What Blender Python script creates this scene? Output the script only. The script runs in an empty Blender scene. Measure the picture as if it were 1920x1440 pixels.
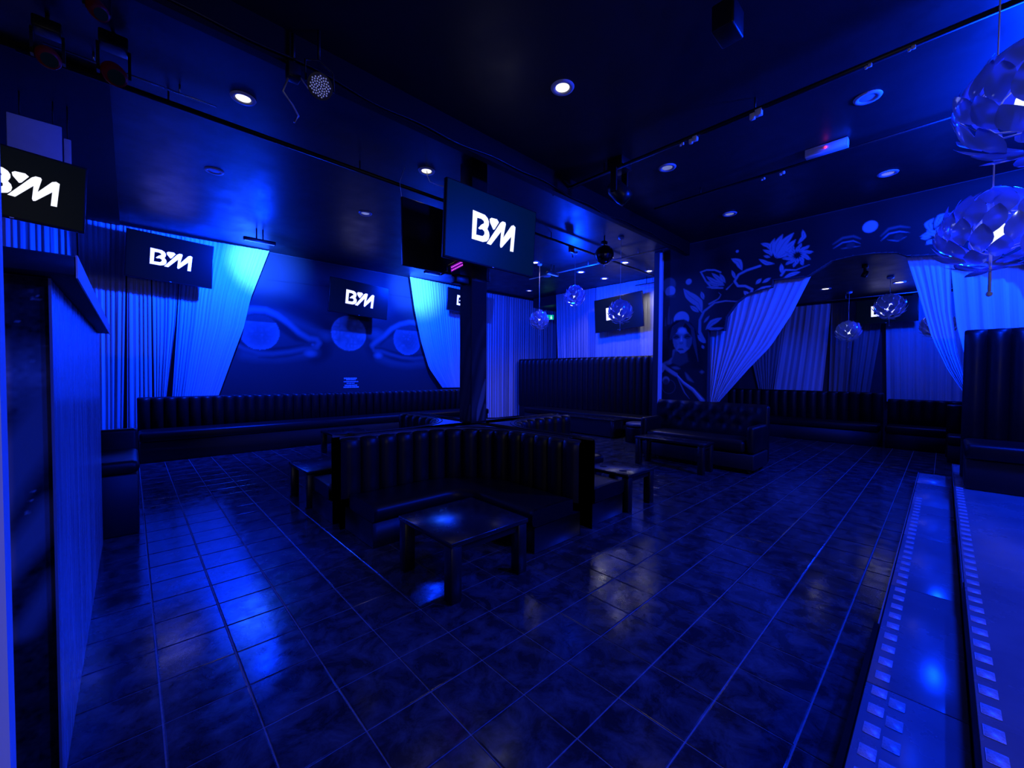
import bpy, bmesh, math, random
import numpy as np
from mathutils import Vector, Matrix, Quaternion
random.seed(7); rng = np.random.default_rng(7)
PI = math.pi
scene = bpy.context.scene
COL = scene.collection

# ------------------------------------------------------------------ camera
cam_d = bpy.data.cameras.new('camera'); cam = bpy.data.objects.new('camera', cam_d); COL.objects.link(cam)
cam_d.sensor_width = 36.0; cam_d.lens = 36.0 * 760.8 / 1920.0; cam_d.clip_start = 0.02; cam_d.clip_end = 100
R3 = Matrix(((0.72883067, 0.01349686, -0.68456095), (-0.68466261, 0.02393785, -0.72846694), (0.0065549, 0.99962234, 0.02668744)))
# columns of R3 are the camera axes in the room's own axes
cam.matrix_world = Matrix.Translation((0, 0, 1.5)) @ R3.to_4x4()
scene.camera = cam
# ------------------------------------------------------------------ view and world
scene.view_settings.view_transform = 'Standard'; scene.view_settings.look = 'None'
scene.view_settings.gamma = 1.0; scene.view_settings.exposure = 0.0; scene.view_settings.use_curve_mapping = False
w = bpy.data.worlds.new('night'); scene.world = w; w.use_nodes = True
w.node_tree.nodes['Background'].inputs[0].default_value = (0.0, 0.002, 0.02, 1)
w.node_tree.nodes['Background'].inputs[1].default_value = 0.1
# ------------------------------------------------------------------ lights (each sits at a lamp built further down)
BLUE = (0.0006, 0.028, 1.0)
def point(name, loc, power, color=BLUE, r=0.06):
    d = bpy.data.lights.new(name, 'POINT'); d.energy = power; d.color = color; d.shadow_soft_size = r
    o = bpy.data.objects.new(name, d); COL.objects.link(o); o.location = loc; return o
def spot(name, loc, target, power, color=BLUE, angle=120, blend=0.6, r=0.05):
    d = bpy.data.lights.new(name, 'SPOT'); d.energy = power; d.color = color; d.shadow_soft_size = r
    d.spot_size = math.radians(angle); d.spot_blend = blend
    o = bpy.data.objects.new(name, d); COL.objects.link(o); o.location = loc
    o.rotation_euler = (Vector(target) - Vector(loc)).to_track_quat('-Z', 'Y').to_euler(); return o
WARM = (1.0, 0.86, 0.70)
CYAN = (0.02, 0.13, 1.0)
# wash bars over the wall of eyes
spot('wash_beam', (1.72, 8.42, 3.74), (2.05, 9.76, 3.75), 1500, CYAN, angle=62, blend=1.0)
spot('wash_beam', (1.72, 8.46, 3.74), (1.2, 9.9, 2.6), 2000, angle=160, blend=0.8)
point('wash_glow', (1.72, 8.30, 3.66), 60)
spot('wash_beam', (5.2, 8.26, 3.74), (5.62, 9.76, 3.75), 1500, CYAN, angle=62, blend=1.0)
spot('wash_beam', (5.2, 8.30, 3.74), (5.9, 9.9, 2.6), 1700, angle=160, blend=0.8)
point('wash_glow', (5.2, 8.15, 3.66), 42)
# alcove, platform, lounge
point('wash_glow', (7.25, 5.7, 3.5), 260)
spot('wash_beam', (7.25, 6.3, 3.74), (10.05, 6.3, 2.6), 750, angle=105, blend=0.9)
point('wash_glow', (5.35, -.74, 3.68), 1120, r=.22)
spot('wash_beam', (6.9, -1.2, 3.74), (8.2, -.5, 2.6), 1000, angle=120, blend=0.9)
spot('wash_beam', (1.05, 2.3, 3.86), (-.2, 3.3, 1.1), 330, angle=75, blend=0.9)  # added spot from an unseen lamp, brightens the partition side
spot('wash_beam', (3.2, -1.5, 3.62), (2.5, -.15, 2.2), 620, angle=65, blend=0.8)  # added spot from an unseen lamp, aimed at the two large globes
point('wash_glow', (11.4, 0.2, 3.0), 130)
for x, y in ((8.27, 6.3), (9.27, 6.28), (8.28, 5.06), (9.38, 5.06)):
    spot('downlight_beam', (x, y, 4.0), (x, y, 0), 30 if x > 9 else 12, (.95, .90, 1.0), 135, 0.5, 0.04)
spot('downlight_beam', (6.81, 6.5, 4.0), (6.81, 6.5, 0), 6, WARM, 110, 0.6, 0.04)
for x, y, p in ((2.84, 2.39, 5), (4.86, 2.4, 1.5), (6.96, 2.39, 1.5), (.8, 4.54, 1.5), (2.77, 4.54, 1.5), (2.78, 6.42, 1)):
    spot('downlight_beam', (x, y, 4.0), (x, y, 0), p, WARM, 110, 0.6, 0.04)
point('wall_lamp_glow', (-.75, -2.7, 2.1), 46, (1.0, .93, .86), .12)
for x, y in ((10.85, 1.78), (11.1, .65)):
    spot('downlight_beam', (x, y, 3.3), (x, y, 0), 1.5, WARM, 120, 0.6, 0.04)

# ------------------------------------------------------------------ helpers
def obj(name, me, mat=None, parent=None, loc=None):
    o = bpy.data.objects.new(name, me); COL.objects.link(o)
    if mat is not None and not me.materials: me.materials.append(mat)
    if parent is not None: o.parent = parent
    if loc is not None: o.location = loc
    return o
def tag(o, label=None, cat=None, group=None, kind=None):
    if label: o['label'] = label
    if cat: o['category'] = cat
    if group: o['group'] = group
    if kind: o['kind'] = kind
    return o
def thing(name, label, cat, loc=(0, 0, 0), rz=0.0, group=None):
    o = bpy.data.objects.new(name, None); COL.objects.link(o); o.empty_display_size = 0.1
    o.location = loc; o.rotation_euler = (0, 0, rz)
    return tag(o, label, cat, group)
class MB:
    def __init__(s): s.v = []; s.f = []; s.sm = []
    def add(s, v, f, smooth=False):
        n = len(s.v); s.v += [tuple(p) for p in v]; s.f += [tuple(i + n for i in q) for q in f]; s.sm += [smooth] * len(f); return s
    def box(s, x0, x1, y0, y1, z0, z1):
        v = [(x, y, z) for z in (z0, z1) for y in (y0, y1) for x in (x0, x1)]
        return s.add(v, [(0, 2, 3, 1), (4, 5, 7, 6), (0, 1, 5, 4), (2, 6, 7, 3), (0, 4, 6, 2), (1, 3, 7, 5)])
    def rbox(s, x0, x1, y0, y1, z0, z1, b=0.02, n=2):
        bm = bmesh.new(); bmesh.ops.create_cube(bm, size=1)
        for q in bm.verts: q.co = Vector(((x0 + x1) / 2 + q.co.x * (x1 - x0), (y0 + y1) / 2 + q.co.y * (y1 - y0), (z0 + z1) / 2 + q.co.z * (z1 - z0)))
        bmesh.ops.bevel(bm, geom=list(bm.edges), offset=b, segments=n, affect='EDGES', profile=0.5)
        bm.verts.index_update(); s.add([q.co[:] for q in bm.verts], [[q.index for q in f.verts] for f in bm.faces], True); bm.free(); return s
    def cyl(s, c0, c1, r0, r1=None, n=16, caps=True):
        r1 = r0 if r1 is None else r1
        a = Vector(c0); b = Vector(c1); d = (b - a).normalized(); u = d.orthogonal().normalized(); w_ = d.cross(u)
        v = [a + (u * math.cos(2 * PI * i / n) + w_ * math.sin(2 * PI * i / n)) * r0 for i in range(n)] + [b + (u * math.cos(2 * PI * i / n) + w_ * math.sin(2 * PI * i / n)) * r1 for i in range(n)]
        f = [(i, (i + 1) % n, n + (i + 1) % n, n + i) for i in range(n)]
        m = len(s.f); s.add(v, f, True)
        if caps:
            k = len(s.v) - 2 * n; s.f += [tuple(k + i for i in range(n - 1, -1, -1)), tuple(k + n + i for i in range(n))]; s.sm += [False, False]
        return s
    def tube(s, pts, r, n=8):
        pts = [Vector(p) for p in pts]; rings = []
        for i, p in enumerate(pts):
            d = (pts[min(i + 1, len(pts) - 1)] - pts[max(i - 1, 0)]).normalized()
            u = d.cross(Vector((0.13, 0.31, 0.94))).normalized(); w_ = d.cross(u)
            rings += [p + (u * math.cos(2 * PI * k / n) + w_ * math.sin(2 * PI * k / n)) * r for k in range(n)]
        f = [(i * n + k, i * n + (k + 1) % n, (i + 1) * n + (k + 1) % n, (i + 1) * n + k) for i in range(len(pts) - 1) for k in range(n)]
        f += [tuple(range(n - 1, -1, -1)), tuple((len(pts) - 1) * n + k for k in range(n))]
        return s.add(rings, f, True)
    def lathe(s, prof, n=24, c=(0, 0, 0)):
        v = [(c[0] + r * math.cos(2 * PI * k / n), c[1] + r * math.sin(2 * PI * k / n), c[2] + z) for r, z in prof for k in range(n)]
        f = [(i * n + k, i * n + (k + 1) % n, (i + 1) * n + (k + 1) % n, (i + 1) * n + k) for i in range(len(prof) - 1) for k in range(n)]
        return s.add(v, f, True)
    def sphere(s, c, r, n=16, m=10):
        return s.lathe([(max(1e-4, r * math.sin(PI * i / m)), -r * math.cos(PI * i / m)) for i in range(m + 1)], n, c)
    def prism(s, poly, z0, z1):
        n = len(poly); v = [(x, y, z0) for x, y in poly] + [(x, y, z1) for x, y in poly]
        bm = bmesh.new(); bv = [bm.verts.new((x, y, 0)) for x, y in poly]; es = [bm.edges.new((bv[i], bv[(i + 1) % n])) for i in range(n)]
        bmesh.ops.triangle_fill(bm, edges=es, use_beauty=False); bm.verts.index_update()
        t = [[q.index for q in f.verts] for f in bm.faces]; bm.free()
        area = sum(poly[i][0] * poly[(i + 1) % n][1] - poly[(i + 1) % n][0] * poly[i][1] for i in range(n))
        def ccw(q): 
            a, b, c = (poly[i] for i in q); return (b[0] - a[0]) * (c[1] - a[1]) - (c[0] - a[0]) * (b[1] - a[1]) > 0
        f = []
        for q in t:
            q = q if ccw(q) else q[::-1]
            f += [tuple(i + n for i in q), tuple(q[::-1])]
        for i in range(n):
            j = (i + 1) % n; f.append((i, j, n + j, n + i) if area > 0 else (j, i, n + i, n + j))
        return s.add(v, f)
    def xf(s, M):
        M = Matrix(M); s.v = [tuple(M @ Vector(p)) for p in s.v]; return s
    def mesh(s, name):
        me = bpy.data.meshes.new(name); me.from_pydata(s.v, [], s.f)
        me.polygons.foreach_set('use_smooth', s.sm); me.update(); return me
    def build(s, name, mat, parent=None, loc=None): return obj(name, s.mesh(name), mat, parent, loc)
def dup(o, parent=None):
    c = o.copy(); COL.objects.link(c); c.parent = parent
    for k in ('label', 'category', 'group'):
        pass
    return c
def copy_tree(root, **kw):
    c = root.copy(); COL.objects.link(c)
    for ch in [q for q in bpy.data.objects if q.parent == root]:
        d = ch.copy(); COL.objects.link(d); d.parent = c; d.matrix_parent_inverse = ch.matrix_parent_inverse
        for g in [q for q in bpy.data.objects if q.parent == ch]:
            e = g.copy(); COL.objects.link(e); e.parent = d
    return c
# ------------------------------------------------------------------ materials
def mat(name, base, rough=0.5, metal=0.0, spec=0.5, coat=0.0, emit=None, es=0.0, trans=0.0, noise=None, rnoise=None, bump=None):
    m = bpy.data.materials.new(name); m.use_nodes = True; nt = m.node_tree; b = nt.nodes['Principled BSDF']
    b.inputs['Base Color'].default_value = (*base, 1); b.inputs['Roughness'].default_value = rough
    b.inputs['Metallic'].default_value = metal; b.inputs['Specular IOR Level'].default_value = spec
    b.inputs['Coat Weight'].default_value = coat; b.inputs['Transmission Weight'].default_value = trans
    if emit: b.inputs['Emission Color'].default_value = (*emit, 1); b.inputs['Emission Strength'].default_value = es
    if noise or rnoise or bump:
        tc = nt.nodes.new('ShaderNodeTexCoord')
        def nz(scale, det=6, rgh=0.6):
            n = nt.nodes.new('ShaderNodeTexNoise'); n.inputs['Scale'].default_value = scale; n.inputs['Detail'].default_value = det; n.inputs['Roughness'].default_value = rgh
            nt.links.new(tc.outputs['Object'], n.inputs['Vector']); return n
        if noise:
            n = nz(noise[0]); r = nt.nodes.new('ShaderNodeValToRGB'); r.color_ramp.elements[0].position = 0.35; r.color_ramp.elements[1].position = 0.7
            r.color_ramp.elements[0].color = (*base, 1); r.color_ramp.elements[1].color = (*noise[1], 1)
            nt.links.new(n.outputs['Fac'], r.inputs['Fac']); nt.links.new(r.outputs['Color'], b.inputs['Base Color'])
        if rnoise:
            n = nz(rnoise[0]); mr = nt.nodes.new('ShaderNodeMapRange'); mr.inputs['From Min'].default_value = 0.3; mr.inputs['From Max'].default_value = 0.7
            mr.inputs['To Min'].default_value = rnoise[1]; mr.inputs['To Max'].default_value = rnoise[2]
            nt.links.new(n.outputs['Fac'], mr.inputs['Value']); nt.links.new(mr.outputs['Result'], b.inputs['Roughness'])
        if bump:
            n = nz(bump[0], 8, 0.7); bp = nt.nodes.new('ShaderNodeBump'); bp.inputs['Strength'].default_value = bump[1]; bp.inputs['Distance'].default_value = 0.01
            nt.links.new(n.outputs['Fac'], bp.inputs['Height']); nt.links.new(bp.outputs['Normal'], b.inputs['Normal'])
    return m
M = {}
M['ceiling'] = mat('black_ceiling_paint', (.018, .019, .022), 0.45, spec=0.35, rnoise=(3, .36, .52))
M['wall'] = mat('dark_wall_paint', (.035, .036, .045), 0.6, noise=(2.5, (.05, .05, .06)))
M['soffit'] = mat('black_soffit_paint', (.006, .006, .007), 0.6, spec=.15)
M['grout'] = mat('floor_grout', (.15, .16, .18), 0.75, noise=(40, (.24, .25, .27)))
def tile_mat():
    m = bpy.data.materials.new('dark_slate_tile'); m.use_nodes = True; nt = m.node_tree; b = nt.nodes['Principled BSDF']
    g = nt.nodes.new('ShaderNodeNewGeometry'); n = nt.nodes.new('ShaderNodeTexNoise'); n.inputs['Scale'].default_value = 6.5; n.inputs['Detail'].default_value = 10; n.inputs['Roughness'].default_value = .72; n.inputs['Distortion'].default_value = .5
    nt.links.new(g.outputs['Position'], n.inputs['Vector'])
    r = nt.nodes.new('ShaderNodeValToRGB'); e = r.color_ramp.elements; e[0].position = .42; e[0].color = (.016, .018, .022, 1); e[1].position = .74; e[1].color = (.095, .10, .115, 1)
    nt.links.new(n.outputs['Fac'], r.inputs['Fac']); nt.links.new(r.outputs['Color'], b.inputs['Base Color'])
    n2 = nt.nodes.new('ShaderNodeTexNoise'); n2.inputs['Scale'].default_value = 9; n2.inputs['Detail'].default_value = 7; nt.links.new(g.outputs['Position'], n2.inputs['Vector'])
    mr = nt.nodes.new('ShaderNodeMapRange'); mr.inputs['From Min'].default_value = .35; mr.inputs['From Max'].default_value = .7; mr.inputs['To Min'].default_value = .09; mr.inputs['To Max'].default_value = .24
    nt.links.new(n2.outputs['Fac'], mr.inputs['Value']); nt.links.new(mr.outputs['Result'], b.inputs['Roughness'])
    bp = nt.nodes.new('ShaderNodeBump'); bp.inputs['Strength'].default_value = .05; bp.inputs['Distance'].default_value = .01
    nt.links.new(n.outputs['Fac'], bp.inputs['Height']); nt.links.new(bp.outputs['Normal'], b.inputs['Normal'])
    b.inputs['Specular IOR Level'].default_value = .45
    return m
M['tile'] = tile_mat()
M['vinyl'] = mat('black_vinyl', (.005, .005, .006), 0.4, spec=0.32, bump=(60, .06), rnoise=(5, .34, .48))
M['vinyl_seat'] = mat('black_vinyl_seat', (.004, .004, .005), 0.42, spec=0.28, bump=(60, .06))
M['carcass'] = mat('black_board', (.008, .008, .010), 0.55)
M['ledge'] = mat('dark_ledge_top', (.09, .092, .10), 0.28, spec=.6, noise=(6, (.13, .13, .14)))
M['table'] = mat('black_table_laminate', (.012, .012, .014), 0.22, spec=.5, rnoise=(7, .15, .3))
M['legs'] = mat('black_table_legs', (.008, .008, .009), 0.4)
M['cutout'] = mat('cup_hole_black', (.002, .002, .002), 0.8)
M['black'] = mat('black_plastic', (.007, .007, .008), 0.38)
M['blackmetal'] = mat('black_painted_metal', (.012, .012, .014), 0.42, metal=.3)
M['chrome'] = mat('chrome', (.75, .75, .78), 0.18, metal=1.0)
M['glass'] = mat('tv_screen_glass', (.003, .005, .006), 0.35, spec=.12, emit=(0.02, .10, .14), es=.012)
M['glasslit'] = mat('tv_screen_glass_lit', (.006, .010, .014), 0.34, spec=.12, emit=(0.0, .25, .5), es=.02)
M['logo'] = mat('lit_logo', (.8, .8, .8), .5, emit=(.95, .96, .90), es=1.05)
M['whiteplastic'] = mat('white_plastic', (.75, .76, .78), .35)
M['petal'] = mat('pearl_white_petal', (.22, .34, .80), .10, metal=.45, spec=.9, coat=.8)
M['bulb'] = mat('pendant_bulb', (.9, .9, .9), .3, emit=(.78, .87, 1.0), es=1.3)
M['lens'] = mat('downlight_lens', (.8, .8, .8), .3, emit=(1.0, .95, .85), es=1.5)
M['lensdim'] = mat('downlight_lens_dim', (.6, .65, .75), .3, emit=(.55, .65, 1.0), es=.25)
M['lensoff'] = mat('downlight_lens_off', (.45, .5, .6), .3)
M['lenshot'] = mat('downlight_lens_hot', (.8, .8, .8), .3, emit=(1.0, .95, .80), es=9)
M['ring'] = mat('downlight_ring', (.55, .58, .65), .4)
M['redled'] = mat('red_led', (.5, 0, 0), .4, emit=(1, .02, .06), es=6)
M['uvled'] = mat('uv_led', (.3, 0, .3), .4, emit=(.85, .10, 1.0), es=1.4)
M['uvface'] = mat('uv_lamp_face', (.10, .02, .14), .3, emit=(.22, .0, .5), es=.35)
M['green'] = mat('green_exit_sign', (0, .05, .01), .5, emit=(.0, .62, .20), es=.9)
M['greenw'] = mat('exit_sign_mark', (.8, .9, .8), .4, emit=(.7, 1, .8), es=.9)
M['steptop'] = mat('glossy_step_top', (.17, .18, .21), .26, spec=.6, noise=(2.2, (.25, .26, .29)), rnoise=(2, .22, .34))
M['mosaic'] = mat('pale_mosaic', (.62, .56, .55), .35, noise=(160, (.30, .28, .30)))
M['trimlight'] = mat('step_edge_trim', (.25, .26, .3), .3, metal=.6)
M['rubber'] = mat('black_rubber_nosing', (.004, .004, .005), .85, spec=.1)
M['white'] = mat('white_paint', (.72, .72, .76), .5)
M['panel_reflect'] = mat('partition_panel_reflections', (.30, .30, .34), .25, spec=.7, noise=(3, (.50, .50, .55)), rnoise=(6, .18, .35))
def reflection_streaks(m, sc):
    nt = m.node_tree
    for n in [q for q in nt.nodes if q.type == 'TEX_NOISE']:
        l = n.inputs['Vector'].links[0]; mp = nt.nodes.new('ShaderNodeMapping'); mp.inputs['Scale'].default_value = sc
        nt.links.new(l.from_socket, mp.inputs[0]); nt.links.new(mp.outputs[0], n.inputs['Vector'])
reflection_streaks(M['panel_reflect'], (3.0, 3.0, .22))  # stretched noise puts reflected curtain streaks into the panel colour
M['cap'] = mat('partition_cap', (.018, .018, .02), .5, noise=(30, (.03, .03, .035)))
M['greyboard'] = mat('grey_board', (.60, .62, .66), .6, noise=(5, (.70, .72, .74)))
M['mirror'] = mat('mirror_facet', (.5, .5, .52), .06, metal=1.0)
M['redbody'] = mat('dark_red_gel', (.12, .010, .010), .4, emit=(.5, .02, .01), es=.006)
M['pale'] = mat('pale_metal', (.5, .5, .53), .35, metal=.5)
M['lensgrid'] = mat('par_lens', (.05, .05, .06), .2)
M['bead'] = mat('led_bead', (.8, .8, .85), .15, emit=(.8, .85, 1), es=.12)
def curtain_mat(name, lo, hi):
    m = bpy.data.materials.new(name); m.use_nodes = True; nt = m.node_tree; b = nt.nodes['Principled BSDF']
    uv = nt.nodes.new('ShaderNodeUVMap'); mp = nt.nodes.new('ShaderNodeMapping'); mp.inputs['Scale'].default_value = (55, 0.35, 1)
    nt.links.new(uv.outputs[0], mp.inputs[0]); n = nt.nodes.new('ShaderNodeTexNoise'); n.inputs['Scale'].default_value = 1; n.inputs['Detail'].default_value = 5; n.inputs['Roughness'].default_value = .7
    nt.links.new(mp.outputs[0], n.inputs['Vector']); r = nt.nodes.new('ShaderNodeValToRGB'); e = r.color_ramp.elements
    e[0].position = .28; e[0].color = (*lo, 1); e[1].position = .62; e[1].color = (*hi, 1)
    nt.links.new(n.outputs['Fac'], r.inputs['Fac']); nt.links.new(r.outputs['Color'], b.inputs['Base Color'])
    b.inputs['Roughness'].default_value = .85; b.inputs['Specular IOR Level'].default_value = .2
    tr = nt.nodes.new('ShaderNodeBsdfTranslucent'); nt.links.new(r.outputs['Color'], tr.inputs[0])
    mx = nt.nodes.new('ShaderNodeMixShader'); mx.inputs[0].default_value = .25
    nt.links.new(b.outputs[0], mx.inputs[1]); nt.links.new(tr.outputs[0], mx.inputs[2]); nt.links.new(mx.outputs[0], nt.nodes['Material Output'].inputs[0])
    return m
M['curtain'] = curtain_mat('white_string_curtain', (.52, .54, .58), (.80, .81, .84))
M['striped'] = curtain_mat('striped_string_curtain', (.10, .11, .13), (.62, .64, .68))
M['sheer'] = curtain_mat('grey_string_curtain', (.16, .17, .19), (.42, .44, .47))
def paint_mat(name):
    m = bpy.data.materials.new(name); m.use_nodes = True; nt = m.node_tree; b = nt.nodes['Principled BSDF']
    a = nt.nodes.new('ShaderNodeVertexColor'); a.layer_name = 'paint'; nt.links.new(a.outputs[0], b.inputs['Base Color']); b.inputs['Roughness'].default_value = .6; b.inputs['Specular IOR Level'].default_value = .12
    return m
M['mural'] = paint_mat('mural_paint')

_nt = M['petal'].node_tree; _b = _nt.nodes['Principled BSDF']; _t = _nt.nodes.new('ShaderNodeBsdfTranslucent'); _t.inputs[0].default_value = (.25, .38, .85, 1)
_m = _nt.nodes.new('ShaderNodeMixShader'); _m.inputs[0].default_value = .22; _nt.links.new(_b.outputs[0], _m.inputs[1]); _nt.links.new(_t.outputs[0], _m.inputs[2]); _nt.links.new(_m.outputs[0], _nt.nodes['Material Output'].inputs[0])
# ------------------------------------------------------------------ structure
def struct(name, mb, m, parent=None):
    o = mb.build(name, m, parent)
    if parent is None: o['kind'] = 'structure'
    return o
floor = struct('floor', MB().box(-2, 13.1, -4, 10.0, -.12, -.004), M['grout'])
P_ = .31; OX = .08; OY = .068
def tile_mesh():
    a = P_ / 2 - .0035; c = .004; v = []
    for r, z in ((a, -.003), (a, -.0012), (a - c, 0)): v += [(-r, -r, z), (r, -r, z), (r, r, z), (-r, r, z)]
    f = [(8, 9, 10, 11)]
    for L in (0, 4): f += [(L + i, L + (i + 1) % 4, L + 4 + (i + 1) % 4, L + 4 + i) for i in range(4)]
    return v, f
tv_, tf_ = tile_mesh(); tile_me = bpy.data.meshes.new('tile'); tile_me.from_pydata(tv_, [], tf_); tile_me.materials.append(M['tile'])
cells = []
CI = R3.transposed()
for i in range(-7, 42):
    for j in range(-13, 32):
        x = OX + (i + .5) * P_; y = OY + (j + .5) * P_
        if x > 13 or y > 9.95 or y < -3.9 or x < -1.95: continue
        if y < .16 and 1.0 < x < 8.0 : continue
        q = CI @ Vector((x, y, -1.5)); seen = False
        if q.z < -.3:
            u = 960 + 760.8 * q.x / -q.z; v = 720 - 760.8 * q.y / -q.z; seen = -60 < u < 1980 and v < 1560
        hid = x < -.15 or (y < .4)
        cells.append((0 if seen and not hid else 1, x * x + y * y, x, y))
cells.sort()
for k, (s_, d_, x, y) in enumerate(cells[:298]):
    o = bpy.data.objects.new('tile', tile_me); COL.objects.link(o); o.parent = floor; o.location = (x, y, rng.uniform(-.0006, .0004)); o.rotation_euler = (rng.uniform(-.002, .002), rng.uniform(-.002, .002), rng.uniform(-.002, .002))
V = []; F = []
for s_, d_, x, y in cells[298:]:
    n = len(V); V += [(a + x, b + y, c) for a, b, c in tv_]; F += [tuple(q + n for q in f) for f in tf_]
me = bpy.data.meshes.new('far_tiles'); me.from_pydata(V, [], F); o = obj('far_tiles', me, M['tile'], floor); o['kind'] = 'stuff'

ceiling = struct('ceiling', MB().box(-2, 8.1, -4, 10, 4.05, 4.2).box(8.1, 11.6, 4.2, 10, 4.05, 4.2), M['ceiling'])
ceil2 = struct('ceiling', MB().box(8.1, 13.1, -2.6, 4.1, 3.35, 3.5), M['ceiling'])
wall_left = struct('wall_left', MB().box(-2, 11.6, 9.92, 10.05, 0, 4.05), M['wall'])
struct('wall_back', MB().box(11.5, 11.6, 4.25, 9.92, 0, 4.05), M['wall'])
struct('wall_near', MB().box(-2.1, -2, -4, 10, 0, 4.05), M['wall'])
struct('wall_right', MB().box(-2, 8.0, -4.1, -4, 0, 4.05), M['wall'])
struct('wall_lounge', MB().box(12.95, 13.1, -2.6, 4.25, 0, 3.35), M['wall'])
struct('wall_lounge_side', MB().box(8.1, 13.1, -2.7, -2.6, 0, 3.35), M['wall'])
struct('wall_divider', MB().box(8.1, 12.95, 4.1, 4.25, 0, 4.05), M['wall'])
OUT = [(4.02, 0), (4.02, 4.05), (-4, 4.05), (-4, 0), (-.95, 0), (-.95, 2.4), (-.7, 2.9), (-.3, 3.08), (.1, 3.15), (.4, 3.19), (.51, 3.26), (.74, 3.30), (.98, 3.31), (1.24, 3.28), (1.54, 3.1),
       (2.03, 3.12), (2.05, 3.0), (2.26, 2.97), (2.44, 2.92), (2.6, 2.8), (2.77, 2.56), (2.8, 2.31), (3.08, 2.33), (3.08, 0)]
arch = struct('wall_arch', MB().prism(OUT, 0, .1).xf(Matrix(((0, 0, 1, 8.0), (1, 0, 0, 0), (0, 1, 0, 0), (0, 0, 0, 1)))), M['wall'])
# dropped lip along the ceiling, seam bulkhead, corner post
struct('trim_1', MB().box(-2, 7.9, 3.42, 3.50, 3.80, 4.05), M['soffit'])
struct('trim_2', MB().box(-2, -.1, 5.0, 9.92, 3.99, 4.05), M['soffit'])
struct('trim_3', MB().box(7.94, 8.0, 3.99, 4.05, 0, 3.98), M['white'])
struct('trim_4', MB().box(-.36, -.2065, 1.40, 1.46, 0, 4.05), M['white'])
struct('trim_5', MB().box(10.1, 11.5, 8.7, 9.7, 3.75, 4.05), M['ceiling'])

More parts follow.
